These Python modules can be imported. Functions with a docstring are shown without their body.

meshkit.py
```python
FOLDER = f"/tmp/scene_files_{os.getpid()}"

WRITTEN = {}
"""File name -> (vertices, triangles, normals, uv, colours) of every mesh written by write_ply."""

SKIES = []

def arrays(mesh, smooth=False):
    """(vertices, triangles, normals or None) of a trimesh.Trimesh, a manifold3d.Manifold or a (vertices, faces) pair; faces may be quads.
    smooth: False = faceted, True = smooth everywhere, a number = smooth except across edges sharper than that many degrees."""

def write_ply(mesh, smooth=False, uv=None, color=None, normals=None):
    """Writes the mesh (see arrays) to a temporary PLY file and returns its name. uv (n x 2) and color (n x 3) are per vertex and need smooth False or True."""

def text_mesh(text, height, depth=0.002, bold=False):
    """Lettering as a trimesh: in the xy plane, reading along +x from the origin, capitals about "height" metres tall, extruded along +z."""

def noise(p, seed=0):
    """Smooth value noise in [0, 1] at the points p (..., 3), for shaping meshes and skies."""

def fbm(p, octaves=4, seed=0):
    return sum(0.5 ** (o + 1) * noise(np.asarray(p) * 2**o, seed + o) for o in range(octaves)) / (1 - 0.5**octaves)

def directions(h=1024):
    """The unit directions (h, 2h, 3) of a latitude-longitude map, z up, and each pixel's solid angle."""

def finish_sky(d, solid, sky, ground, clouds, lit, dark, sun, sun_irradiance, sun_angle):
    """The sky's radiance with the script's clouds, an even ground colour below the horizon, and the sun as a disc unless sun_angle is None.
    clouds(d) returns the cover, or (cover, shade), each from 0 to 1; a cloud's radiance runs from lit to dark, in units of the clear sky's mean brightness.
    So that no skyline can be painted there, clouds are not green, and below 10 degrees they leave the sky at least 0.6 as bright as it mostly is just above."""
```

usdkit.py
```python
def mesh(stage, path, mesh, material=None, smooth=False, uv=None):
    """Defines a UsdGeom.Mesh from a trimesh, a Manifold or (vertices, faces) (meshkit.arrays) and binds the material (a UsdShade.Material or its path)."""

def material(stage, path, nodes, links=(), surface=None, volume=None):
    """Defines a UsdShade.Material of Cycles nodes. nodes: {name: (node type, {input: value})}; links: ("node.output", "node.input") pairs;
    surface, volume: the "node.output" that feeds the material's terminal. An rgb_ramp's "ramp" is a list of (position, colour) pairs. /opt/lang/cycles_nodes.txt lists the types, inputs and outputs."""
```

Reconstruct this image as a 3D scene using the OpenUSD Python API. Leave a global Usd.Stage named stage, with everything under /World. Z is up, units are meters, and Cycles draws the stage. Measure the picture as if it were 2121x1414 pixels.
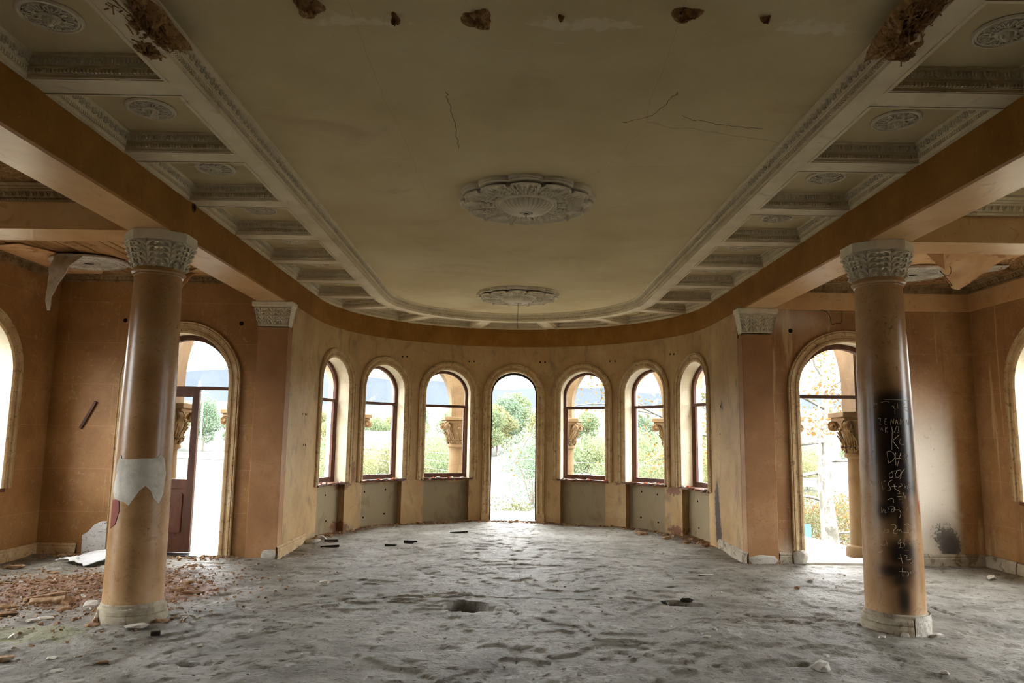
import math, random
import numpy as np, trimesh, usdkit, meshkit
import manifold3d as m3
from shapely.geometry import Polygon, box as sbox
from shapely.ops import unary_union
from pxr import Usd, UsdGeom, UsdShade, UsdLux, Sdf, Gf, Vt

# ---------------------------------------------------------------- camera, sky, exposure
stage = Usd.Stage.CreateInMemory()
UsdGeom.SetStageUpAxis(stage, 'Z'); UsdGeom.SetStageMetersPerUnit(stage, 1.0)
UsdGeom.Xform.Define(stage, '/World')
FPX, PITCH, ROLL, YAW, CX0, EYE = 1500.92, 0.1317, 0.0135, 0.0046, -0.0888, 1.6
_fw = np.array([math.sin(YAW)*math.cos(PITCH), math.cos(YAW)*math.cos(PITCH), math.sin(PITCH)])
_r0 = np.array([math.cos(YAW), -math.sin(YAW), 0.0]); _u0 = np.cross(_r0, _fw)
_r = math.cos(ROLL)*_r0+math.sin(ROLL)*_u0; _u = -math.sin(ROLL)*_r0+math.cos(ROLL)*_u0
cam = UsdGeom.Camera.Define(stage, '/World/camera')
cam.CreateHorizontalApertureAttr(36.0); cam.CreateVerticalApertureAttr(24.0)
cam.CreateFocalLengthAttr(36.0*FPX/2121.0); cam.CreateClippingRangeAttr(Gf.Vec2f(0.05, 5000))
cam.AddTransformOp().Set(Gf.Matrix4d(*_r, 0, *_u, 0, *(-_fw), 0, CX0, 0.0, EYE, 1))
cam.CreateExposureAttr(2.55)
dome = UsdLux.DomeLight.Define(stage, '/World/sky'); dome.CreateIntensityAttr(1.0); dome.CreateColorAttr(Gf.Vec3f(0.97, 0.985, 1.0))

# ---------------------------------------------------------------- measures (metres)
XC, YC = 3.288, 6.493            # columns
XB, XBO = 3.0735, 3.50           # main beam, inner and outer face
YP, YW = 9.726, 9.776            # pilaster face, aisle end wall
YA, R = 11.2105, 3.0735          # apse centre and radius
ZB, ZD, ZM, ZA = 3.3855, 3.7306, 3.865, 3.76   # beam soffit, coffer band, ceiling, aisle ceiling
XS, YR = 6.23, -6.0              # side walls, rear wall
PI = math.pi

# ---------------------------------------------------------------- mesh helpers
def tri(f):
    f = np.asarray(f, int)
    return np.vstack([f[:, [0, 1, 2]], f[:, [0, 2, 3]]]) if f.shape[1] == 4 else f
class MB:
    def __init__(s, *parts):
        s.v, s.f, s.n = [], [], 0
        for p in parts: s.add(p)
    def add(s, m, fn=None):
        if hasattr(m, 'to_mesh'):
            k = m.to_mesh(); v, f = np.array(k.vert_properties[:, :3], float), np.array(k.tri_verts)
        elif hasattr(m, 'vertices'): v, f = np.array(m.vertices), np.array(m.faces)
        else: v, f = np.asarray(m[0], float).reshape(-1, 3), tri(m[1])
        if fn is not None: v = fn(v)
        s.v.append(v); s.f.append(f+s.n); s.n += len(v); return s
    def get(s): return np.vstack(s.v), np.vstack(s.f)
def gridf(nu, nv, cu=False, cv=False):
    i, j = np.meshgrid(np.arange(nu if cu else nu-1), np.arange(nv if cv else nv-1), indexing='ij')
    a, b = (i+1) % nu, (j+1) % nv
    return np.stack([i*nv+j, a*nv+j, a*nv+b, i*nv+b], -1).reshape(-1, 4)
def tube(p, r, sides=6):
    p = np.asarray(p, float); n = len(p); r = np.broadcast_to(r, (n,))
    t = np.gradient(p, axis=0); t /= np.linalg.norm(t, axis=1, keepdims=True)+1e-12
    ref = np.array([0, 0, 1.0]) if abs(t[:, 2]).mean() < .8 else np.array([1.0, 0, 0])
    a = np.cross(t, ref); a /= np.linalg.norm(a, axis=1, keepdims=True)+1e-12
    b = np.cross(t, a); g = np.arange(sides)*2*PI/sides
    v = p[:, None]+r[:, None, None]*(np.cos(g)[None, :, None]*a[:, None]+np.sin(g)[None, :, None]*b[:, None])
    v = np.vstack([v.reshape(-1, 3), p[:1], p[-1:]])
    f = tri(gridf(n, sides, False, True)); k = np.arange(sides)
    c0 = np.stack([np.full(sides, n*sides), k, (k+1) % sides], 1)
    c1 = np.stack([np.full(sides, n*sides+1), (n-1)*sides+(k+1) % sides, (n-1)*sides+k], 1)
    return v, np.vstack([f, c0, c1])
def lathe(prof, n=48, c=(0, 0, 0)):
    prof = np.asarray(prof, float); a = np.arange(n)*2*PI/n
    v = np.stack([prof[None, :, 0]*np.cos(a)[:, None], prof[None, :, 0]*np.sin(a)[:, None], np.broadcast_to(prof[:, 1], (n, len(prof)))], -1)
    return v.reshape(-1, 3)+np.array(c), tri(gridf(n, len(prof), True, False))
def ell(c, r, nu=8, nv=5):
    a = np.arange(nu)*2*PI/nu; b = np.linspace(-PI/2, PI/2, nv)
    v = np.stack([np.cos(b)[None]*np.cos(a)[:, None], np.cos(b)[None]*np.sin(a)[:, None], np.broadcast_to(np.sin(b), (nu, nv))], -1)
    return v.reshape(-1, 3)*np.array(r)+np.array(c), tri(gridf(nu, nv, True, False))
def box(x0, x1, y0, y1, z0, z1):
    v = np.array([(x, y, z) for x in (x0, x1) for y in (y0, y1) for z in (z0, z1)], float)
    f = np.array([(0, 1, 3, 2), (4, 6, 7, 5), (0, 4, 5, 1), (2, 3, 7, 6), (0, 2, 6, 4), (1, 5, 7, 3)])
    return v, tri(f)
def segbox(x0, x1, y0, y1, z0, z1, n=10):
    x = np.linspace(x0, x1, n+1); v = np.array([(a, b, c) for a in x for b, c in ((y0, z0), (y1, z0), (y1, z1), (y0, z1))], float)
    return v, np.vstack([tri(gridf(n+1, 4, False, True)), [[0, 1, 2], [0, 2, 3], [4*n, 4*n+2, 4*n+1], [4*n, 4*n+3, 4*n+2]]])
def cbox(x0, x1, y0, y1, z0, z1, r=.01):
    p = []
    for x, sx in ((x0, 1), (x1, -1)):
        for y, sy in ((y0, 1), (y1, -1)):
            for z, sz in ((z0, 1), (z1, -1)):
                p += [(x, y+sy*r, z+sz*r), (x+sx*r, y, z+sz*r), (x+sx*r, y+sy*r, z)]
    return m3.Manifold.hull_points(np.array(p))
def sweep(path, prof, closed=False, loop=False):
    """path (n,2), prof (m,2) = (offset to the left, z)."""
    p = np.asarray(path, float); n = len(p)
    d = (np.roll(p, -1, 0)-p) if closed else np.diff(p, axis=0)
    d /= np.linalg.norm(d, axis=1, keepdims=True); nrm = np.stack([-d[:, 1], d[:, 0]], 1)
    if closed: a, b = np.roll(nrm, 1, 0), nrm
    else: a, b = np.vstack([nrm[:1], nrm]), np.vstack([nrm, nrm[-1:]])
    m = a+b; m /= np.maximum((m*a).sum(1, keepdims=True), .2)
    prof = np.asarray(prof, float)
    xy = p[:, None]+m[:, None]*prof[None, :, :1]
    v = np.concatenate([xy, np.broadcast_to(prof[None, :, 1:], (n, len(prof), 1))], -1).reshape(-1, 3)
    return v, tri(gridf(n, len(prof), closed, loop))
def along(path, pitch, closed=False):
    p = np.asarray(path, float)
    if closed: p = np.vstack([p, p[:1]])
    L = np.linalg.norm(np.diff(p, axis=0), axis=1); s = np.concatenate([[0], np.cumsum(L)])
    k = max(1, int(round(s[-1]/pitch))); q = (np.arange(k)+.5)*s[-1]/k
    i = np.clip(np.searchsorted(s, q)-1, 0, len(L)-1); t = (p[i+1]-p[i])/L[i][:, None]
    return p[i]+t*(q-s[i])[:, None], t
def stamp(m, pos, t, off, z):
    """copies of small mesh m (x along, y to the left, z) along a path; one mesh."""
    v, f = m; n = len(pos); nl = np.stack([-t[:, 1], t[:, 0]], 1)
    o = pos+nl*off
    xy = o[:, None]+t[:, None]*v[None, :, :1]+nl[:, None]*v[None, :, 1:2]
    V = np.concatenate([xy, np.broadcast_to(v[None, :, 2:]+z, (n, len(v), 1))], -1).reshape(-1, 3)
    F = (f[None]+(np.arange(n)*len(v))[:, None, None]).reshape(-1, 3)
    return V, F
def archpath(hw, spring, z0, n=28):
    a = np.linspace(PI, 0, n)
    P = [(-hw, z0)]; N = [(-1, 0)]
    k = max(1, int((spring-z0)/.25))
    for i in range(1, k): P.append((-hw, z0+(spring-z0)*i/k)); N.append((-1, 0))
    for t in a: P.append((hw*math.cos(t), spring+hw*math.sin(t))); N.append((math.cos(t), math.sin(t)))
    for i in range(k-1, 0, -1): P.append((hw, z0+(spring-z0)*i/k)); N.append((1, 0))
    P.append((hw, z0)); N.append((1, 0))
    return np.array(P), np.array(N)
def archsweep(hw, spring, z0, prof, n=28, loop=True):
    """prof: (outward from the opening, proud of the wall). Returns local (s, d, z)."""
    P, N = archpath(hw, spring, z0, n); prof = np.asarray(prof, float)
    q = P[:, None]+N[:, None]*prof[None, :, :1]; k = len(prof)
    v = np.stack([q[..., 0], np.broadcast_to(prof[None, :, 1], q.shape[:2]), q[..., 1]], -1).reshape(-1, 3)
    f = tri(gridf(len(P), k, False, loop))
    if loop:
        c = np.array([(0, i, i+1) for i in range(1, k-1)]); f = np.vstack([f, c, c[:, ::-1]+(len(P)-1)*k])
    return v, f
def archpoly(hw, spring, z0, c=0.0, n=28):
    P, _ = archpath(hw, spring, z0, n); return Polygon([(x+c, z) for x, z in P])
def extrude(poly, h):
    polys = getattr(poly, 'geoms', [poly]); cs = []
    for g in polys:
        for ring in (g.exterior, *g.interiors): cs.append(np.array(ring.coords)[:-1])
    return m3.CrossSection(cs, m3.FillRule.EvenOdd).extrude(h)
# local wall coordinates (s, d, z): s along the wall, d towards the room
def apse(v): a = v[:, 0]/R; r = R-v[:, 1]; return np.stack([r*np.sin(a), YA+r*np.cos(a), v[:, 2]], 1)
def apse_at(deg): return lambda v: apse(v+np.array([math.radians(deg)*R, 0, 0]))
def endwall(cx): return lambda v: np.stack([v[:, 0]+cx, YW-v[:, 1], v[:, 2]], 1)
def sidewall(sg, cy): return lambda v: np.stack([sg*(XS-v[:, 1]), cy+v[:, 0]*-sg, v[:, 2]], 1)
def rearwall(cx): return lambda v: np.stack([cx-v[:, 0], YR+v[:, 1], v[:, 2]], 1)
def wallsolid(poly, t, fn, refine=None):
    """polygon in (s, z), from d=0 to d=-t, in the world."""
    m = extrude(poly, t)
    if refine: m = m.refine_to_length(refine)
    k = m.to_mesh(); v = np.array(k.vert_properties[:, :3], float)
    return fn(np.stack([v[:, 0], -v[:, 2], v[:, 1]], 1)), np.array(k.tri_verts)

# ---------------------------------------------------------------- scene helpers
_used = {}
def numbered(parent, name):
    k = _used.get((parent, name), 0); _used[(parent, name)] = k+1
    return f'{parent}/{name}' + (f'_{k:03d}' if k else '')
def tag(p, label=None, cat=None, group=None, kind=None):
    for k, v in (('label', label), ('category', cat), ('group', group), ('kind', kind)):
        if v: p.SetCustomDataByKey(k, v)
    return p
def pathof(p): return '/World' if p is None else str(p.GetPath())
def thing(name, label, cat, loc=(0, 0, 0), rz=0.0, group=None, kind=None, parent=None):
    x = UsdGeom.Xform.Define(stage, numbered(pathof(parent), name))
    x.AddTranslateOp().Set(Gf.Vec3d(*map(float, loc)))
    x.AddRotateZOp().Set(float(math.degrees(rz)))
    return tag(x.GetPrim(), label, cat, group, kind)
def obj(name, mesh, m, parent=None, smooth=False, label=None, cat=None, group=None, kind=None, mask=None):
    if isinstance(mesh, MB): mesh = mesh.get()
    g = usdkit.mesh(stage, numbered(pathof(parent), name), mesh, m, smooth=smooth)
    if mask is not None:
        for nm, arr in mask.items():
            UsdGeom.PrimvarsAPI(g).CreatePrimvar(nm, Sdf.ValueTypeNames.FloatArray, 'vertex').Set(Vt.FloatArray.FromNumpy(np.asarray(arr, np.float32)))
    return tag(g.GetPrim(), label, cat, group, kind)
def dup(root, loc, rz=0.0, label=None, group=None, scale=None, cat=None):
    was = root.GetCustomData()
    nm = root.GetName().rstrip('0123456789').rstrip('_') if root.GetName()[-3:].isdigit() else root.GetName()
    x = UsdGeom.Xform.Define(stage, numbered('/World', nm))
    pr = x.GetPrim(); pr.GetReferences().AddInternalReference(root.GetPath()); pr.SetInstanceable(True)
    x.ClearXformOpOrder()
    UsdGeom.Xformable(pr).SetXformOpOrder([])
    for a in list(pr.GetAttributes()):
        pass
    t = Gf.Matrix4d(1.0); s = scale or 1.0
    sc = Gf.Matrix4d(1.0).SetScale(Gf.Vec3d(s, s, s) if np.ndim(s) == 0 else Gf.Vec3d(*map(float, s)))
    ro = Gf.Matrix4d(1.0).SetRotate(Gf.Rotation(Gf.Vec3d(0, 0, 1), float(math.degrees(rz))))
    t.SetTranslate(Gf.Vec3d(*map(float, loc)))
    UsdGeom.Xformable(pr).MakeMatrixXform().Set(sc*ro*t)
    return tag(pr, label or was.get('label'), cat or was.get('category'), group or was.get('group'))

# ---------------------------------------------------------------- materials
def S(r, g, b): return tuple((c/255/12.92) if c/255 <= .04045 else ((c/255+.055)/1.055)**2.4 for c in (r, g, b))
def mat(name, ramp, scale=2.0, detail=7, rough=.8, spec=.25, bump=.25, bscale=30.0, bdist=.01, layers=(), coord='world', stretch=(1, 1, 1), coat=0, trans=None):
    nd, ln = {}, []
    if coord == 'world': nd['geo'] = ('geometry', {}); src = 'geo.position'
    else: nd['tc'] = ('texture_coordinate', {}); src = 'tc.object'
    def noise(key, sc, st=(1, 1, 1), det=6, ro=.6, dist=0.0):
        v = src
        if tuple(st) != (1, 1, 1):
            nd[key+'m'] = ('mapping', {'scale': tuple(st)}); ln.append((src, key+'m.vector')); v = key+'m.vector'
        nd[key] = ('noise_texture', {'scale': sc, 'detail': float(det), 'roughness': ro, 'distortion': dist}); ln.append((v, key+'.vector'))
    noise('n0', scale, stretch, detail)
    nd['r0'] = ('rgb_ramp', {'ramp': ramp}); ln.append(('n0.fac', 'r0.fac')); col = 'r0.color'
    for i, L in enumerate(layers):
        k = f'l{i}'; kind = L[0]
        if kind == 'noise':            # scale, lo, hi, colour, amount, stretch, distortion
            _, sc, lo, hi, c, amt, st, di = L
            noise(k+'n', sc, st, 6, .62, di); s = k+'n.fac'
        elif kind == 'vor':            # scale, width, colour, amount
            _, sc, wd, c, amt = L; lo, hi = wd, 0.0
            noise(k+'w', sc*.8, (1, 1, 1), 4); nd[k+'x'] = ('mix_vector', {'fac': .22}); ln += [(src, k+'x.a'), (k+'w.color', k+'x.b')]
            nd[k+'v'] = ('voronoi_texture', {'scale': sc, 'feature': 'distance_to_edge'}); ln.append((k+'x.result', k+'v.vector')); s = k+'v.distance'
        elif kind == 'mask':           # attribute, colour, amount, noise scale, noise amount
            _, at, c, amt, sc, na = L; lo, hi = .42, .58
            noise(k+'n', sc, (1, 1, 1), 6); nd[k+'a'] = ('attribute', {'attribute': at})
            nd[k+'b'] = ('math', {'math_type': 'multiply_add', 'value2': na, 'value3': -na*.5}); ln.append((k+'n.fac', k+'b.value1'))
            nd[k+'c'] = ('math', {'math_type': 'add'}); ln += [(k+'a.fac', k+'c.value1'), (k+'b.value', k+'c.value2')]; s = k+'c.value'
        elif kind == 'soft':           # attribute, colour, amount: smooth
            _, at, c, amt = L; lo, hi = 0.0, 1.0; nd[k+'a'] = ('attribute', {'attribute': at}); s = k+'a.fac'
        elif kind == 'seam':           # brick joints: (scale, width, height, mortar, colour, amount, axis swap)
            _, bw, bh, mo, c, amt, ax = L; lo, hi = .4, .6
            nd[k+'s'] = ('separate_xyz', {}); nd[k+'k'] = ('combine_xyz', {}); ln += [(src, k+'s.vector'), (k+'s.'+ax, k+'k.x'), (k+'s.z', k+'k.y')]
            nd[k+'br'] = ('brick_texture', {'scale': 1.0, 'mortar_size': mo, 'brick_width': bw, 'row_height': bh, 'mortar_smooth': .3, 'color1': (0, 0, 0), 'color2': (0, 0, 0), 'mortar': (1, 1, 1)})
            ln.append((k+'k.vector', k+'br.vector')); s = k+'br.fac'
        nd[k+'r'] = ('map_range', {'from_min': lo, 'from_max': hi, 'to_min': 0.0, 'to_max': amt, 'clamp': True, 'range_type': 'smoothstep'}); ln.append((s, k+'r.value'))
        nd[k+'y'] = ('mix', {'mix_type': 'mix', 'color2': c}); ln += [(k+'r.result', k+'y.fac'), (col, k+'y.color1')]; col = k+'y.color'
    nd['p'] = ('principled_bsdf', {'roughness': rough, 'specular_ior_level': spec, 'coat_weight': coat, 'coat_roughness': .25}); ln.append((col, 'p.base_color'))
    if bump:
        noise('bn', bscale, (1, 1, 1), 6); nd['bu'] = ('bump', {'strength': bump, 'distance': bdist}); ln += [('bn.fac', 'bu.height'), ('bu.normal', 'p.normal')]
    out = 'p.BSDF'
    if trans:
        nd['tl'] = ('translucent_bsdf', {}); nd['mx'] = ('mix_closure', {'fac': trans}); ln += [(col, 'tl.color'), ('p.BSDF', 'mx.closure1'), ('tl.BSDF', 'mx.closure2')]; out = 'mx.closure'
    return usdkit.material(stage, '/World/Looks/'+name, nd, ln, surface=out)
def flat(name, c, **k): return mat(name, [(0, tuple(x*.82 for x in c)), (1, tuple(min(1, x*1.15) for x in c))], **k)
def glassmat(name):
    return usdkit.material(stage, '/World/Looks/'+name, {'t': ('transparent_bsdf', {'color': (.96, .97, .97)}), 'g': ('glossy_bsdf', {'roughness': .03, 'color': (1, 1, 1)}), 'w': ('layer_weight', {'blend': .5}), 'q': ('math', {'math_type': 'power', 'value2': 4.0}), 'f': ('math', {'math_type': 'multiply_add', 'value2': .5, 'value3': .03}), 'm': ('mix_closure', {})},
                           [('w.facing', 'q.value1'), ('q.value', 'f.value1'), ('f.value', 'm.fac'), ('t.BSDF', 'm.closure1'), ('g.BSDF', 'm.closure2')], surface='m.closure')
VEIN = S(120, 72, 40)
L_tan = [('noise', 3.2, .5, .75, S(146, 98, 60), .6, (1, 1, 1), 1.5), ('noise', 5, .57, .62, S(140, 90, 54), .3, (1, 1, 1), 3.5), ('noise', 10, .60, .66, S(226, 190, 148), .25, (1, 1, 1), 2.0)]
M_wall = mat('wall_stucco', [(.3, S(138, 98, 52)), (.5, S(160, 117, 67)), (.7, S(178, 138, 88))], 1.3, bump=.22, bscale=26, rough=.55, spec=.4,
    layers=L_tan+[('seam', 1.35, .56, .006, S(216, 180, 138), .16, 'x'), ('noise', 1.1, .55, .8, S(112, 78, 52), .6, (1, 1, .45), .4)])
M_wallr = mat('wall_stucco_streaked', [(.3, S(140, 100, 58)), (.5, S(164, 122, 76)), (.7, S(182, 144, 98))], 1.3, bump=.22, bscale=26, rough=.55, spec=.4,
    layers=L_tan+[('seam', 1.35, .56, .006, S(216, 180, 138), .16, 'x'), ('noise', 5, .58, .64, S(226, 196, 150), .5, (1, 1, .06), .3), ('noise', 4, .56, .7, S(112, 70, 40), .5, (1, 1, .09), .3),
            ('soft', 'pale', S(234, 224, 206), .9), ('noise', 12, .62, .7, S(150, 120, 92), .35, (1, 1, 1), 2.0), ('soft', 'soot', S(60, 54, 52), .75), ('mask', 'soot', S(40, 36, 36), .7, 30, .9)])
M_apse = mat('apse_stucco', [(.3, S(164, 132, 86)), (.5, S(181, 149, 101)), (.7, S(194, 166, 120))], 1.1, bump=.2, bscale=28, rough=.6, spec=.35,
    layers=[('noise', 2.6, .55, .75, S(160, 118, 76), .5, (1, 1, .6), .8), ('noise', 6, .57, .63, S(140, 98, 60), .3, (1, 1, 1), 3.0), ('noise', 4.5, .56, .68, S(150, 138, 112), .4, (1, 1, .12), .3),
            ('mask', 'grey', S(150, 136, 106), .85, 7, .35), ('noise', 3.5, .52, .68, S(122, 98, 68), .5, (1, 1, .5), 1.0), ('soft', 'soot', S(70, 62, 58), .7), ('mask', 'soot', S(44, 40, 40), .8, 22, .9), ('mask', 'brick', S(98, 68, 48), .8, 18, 1.5), ('mask', 'brick', S(142, 88, 64), .5, 30, 1.2)])
M_pil = mat('pilaster_stucco', [(.3, S(148, 106, 66)), (.55, S(168, 124, 82)), (.75, S(186, 146, 106))], 1.6, bump=.2, bscale=26, rough=.6, spec=.35,
    layers=[('noise', 7, .57, .62, S(156, 98, 60), .4, (1, 1, 1), 3.5), ('noise', 2.2, .58, .8, S(150, 104, 72), .4, (1, 1, .5), .5)])
M_col = mat('column_scagliola', [(.3, S(162, 122, 80)), (.5, S(182, 144, 100)), (.7, S(200, 168, 126))], 2.0, bump=.06, bscale=20, rough=.3, spec=.5, coat=.12,
    layers=[('noise', 7, .57, .63, S(150, 98, 62), .45, (1, 1, 1), 3.5), ('noise', 3, .58, .75, S(170, 122, 84), .5, (1, 1, .5), 1.0), ('noise', 16, .66, .7, S(70, 48, 34), .6, (1, 1, 1), .5),
            ('mask', 'dust', S(214, 204, 186), .6, 8, .6), ('soft', 'scorch', S(84, 48, 26), .88), ('soft', 'soot', S(14, 12, 14), .97)])
M_frieze = mat('ochre_frieze', [(.3, S(132, 88, 30)), (.5, S(147, 101, 38)), (.7, S(160, 115, 50))], 2.2, bump=.1, bscale=30, rough=.6,
    layers=[('noise', 8, .56, .66, S(130, 84, 38), .4, (1, 1, 1), 2.0), ('noise', 20, .62, .68, S(200, 160, 100), .3, (1, 1, 1), 1.0)])
M_soffit = mat('beam_soffit', [(.3, S(200, 154, 100)), (.5, S(214, 172, 118)), (.7, S(222, 186, 136))], 2.0, bump=.08, bscale=30, rough=.32, spec=.5,
    layers=[('noise', 5, .57, .68, S(164, 118, 78), .45, (1, .3, 1), 2.5), ('noise', 3, .6, .75, S(226, 210, 180), .4, (1, 1, 1), 1.5)])
M_ceil = mat('ceiling_plaster', [(.3, S(190, 173, 130)), (.5, S(203, 187, 145)), (.7, S(212, 198, 158))], .8, bump=.06, bscale=40, rough=.85, spec=.15,
    layers=[('noise', .9, .54, .75, S(176, 146, 112), .55, (1, 1.6, 1), .6), ('noise', 14, .70, .73, S(120, 96, 70), .5, (1, 1, 1), .3), ('vor', .42, .0009, S(128, 106, 80), .35), ('noise', 6, .66, .72, S(232, 222, 196), .3, (.4, 3, 1), .3), ('mask', 'scar', S(226, 214, 186), .6, 12, .9)])
M_plas = mat('moulded_plaster', [(.3, S(206, 192, 158)), (.5, S(220, 207, 174)), (.7, S(228, 216, 186))], 3.0, bump=.08, bscale=60, rough=.8, spec=.2,
    layers=[('noise', 6, .58, .75, S(160, 142, 112), .5, (1, 1, 1), .6)])
M_orn = mat('carved_plaster', [(.3, S(204, 192, 164)), (.5, S(218, 208, 182)), (.7, S(226, 217, 194))], 8.0, bump=.06, bscale=90, rough=.75, spec=.2, coord='object')
M_cap = mat('capital_stone', [(.3, S(218, 208, 182)), (.5, S(230, 221, 197)), (.7, S(236, 229, 208))], 9.0, bump=.08, bscale=120, rough=.75, spec=.2, layers=[('noise', 22, .62, .7, S(150, 132, 104), .4, (1, 1, 1), .5)])
M_arch = mat('architrave_paint', [(.3, S(176, 146, 104)), (.5, S(194, 166, 124)), (.7, S(204, 180, 140))], 5, bump=.35, bscale=40, rough=.7,
    layers=[('noise', 16, .56, .62, S(104, 84, 60), .55, (1, 1, 1), 1.0), ('noise', 5, .58, .66, S(214, 198, 164), .5, (1, 1, 1), .5)])
M_reveal = mat('reveal_plaster', [(.3, S(206, 192, 162)), (.5, S(222, 212, 186)), (.7, S(230, 222, 200))], 3, bump=.12, bscale=40, rough=.8,
    layers=[('noise', 3, .56, .74, S(178, 150, 110), .5, (1, 1, .5), .5), ('noise', 12, .62, .68, S(140, 112, 80), .4, (1, 1, 1), .6)])
M_wood = mat('window_wood', [(.3, S(66, 38, 24)), (.5, S(92, 54, 34)), (.7, S(112, 68, 44))], 6, bump=.3, bscale=60, rough=.5, spec=.4, stretch=(1, 1, .15), layers=[('noise', 18, .6, .68, S(60, 30, 18), .6, (1, 1, .2), .5)])
M_dark = flat('door_frame_black', S(40, 36, 32), scale=8, rough=.45)
M_metal = flat('rusty_metal', S(84, 56, 40), scale=20, rough=.6)
M_glass = glassmat('old_window_glass')
M_patch = mat('bare_white_plaster', [(.3, S(200, 194, 178)), (.5, S(222, 217, 204)), (.7, S(232, 228, 218))], 9, bump=.5, bscale=90, rough=.9, layers=[('noise', 6, .56, .68, S(176, 164, 140), .6, (1, 1, 1), 1.0)])
M_void = flat('hole_dark', S(26, 18, 12), scale=8, rough=1)  # near-black stands in for the shade inside holes and cracks
M_chip = mat('exposed_plaster', [(.3, S(176, 170, 154)), (.5, S(200, 195, 182)), (.7, S(216, 212, 202))], 9, bump=.5, bscale=90, rough=.9, layers=[('noise', 14, .6, .66, S(150, 140, 124), .5, (1, 1, 1), .6)])
M_lath = mat('broken_lath', [(.3, S(112, 82, 50)), (.5, S(154, 118, 76)), (.7, S(188, 152, 108))], 22, bump=.8, bscale=60, rough=.95, layers=[('noise', 30, .56, .62, S(66, 38, 20), .7, (1, 1, 1), 1.0)])
M_board = mat('ceiling_boards', [(.3, S(136, 98, 58)), (.5, S(164, 124, 78)), (.7, S(190, 152, 104))], 4, bump=.3, bscale=50, rough=.85, stretch=(1, .12, 1), layers=[('noise', 3, .55, .68, S(92, 52, 26), .65, (1, 1, 1), 1.0), ('noise', 7, .62, .7, S(222, 186, 132), .4, (1, .3, 1), .8)])
M_sheet = mat('fallen_plaster_sheet', [(.3, S(196, 152, 106)), (.5, S(214, 172, 124)), (.7, S(224, 190, 146))], 3, bump=.1, bscale=30, rough=.8, layers=[('noise', 4, .56, .66, S(150, 96, 52), .6, (1, 1, 1), .8)])
M_cloth = mat('white_sheeting', [(.3, S(206, 208, 208)), (.6, S(232, 233, 233)), (.8, S(240, 240, 240))], 6, bump=.3, bscale=40, rough=.5)
M_brick = mat('old_brick', [(.3, S(150, 70, 46)), (.5, S(176, 90, 62)), (.7, S(196, 120, 90))], 14, bump=.6, bscale=70, rough=.95)
M_aged = mat('aged_cornice', [(.3, S(122, 98, 66)), (.5, S(150, 124, 88)), (.7, S(172, 148, 112))], 6, bump=.2, bscale=60, layers=[('noise', 9, .55, .66, S(84, 58, 34), .6, (1, 1, 1), 1.0)])
M_base = mat('column_base_plaster', [(.3, S(146, 134, 112)), (.5, S(172, 161, 138)), (.7, S(190, 180, 158))], 9, bump=.3, bscale=60, layers=[('noise', 12, .55, .66, S(104, 84, 62), .6, (1, 1, .4), 1.0), ('noise', 30, .6, .66, S(222, 216, 202), .5, (1, 1, 1), 0.0)])
M_red = flat('red_paint', S(142, 72, 58), scale=12, rough=.5)
M_scr = flat('scratch_pale', S(206, 190, 160), scale=30, rough=.8, bump=0)
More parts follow.
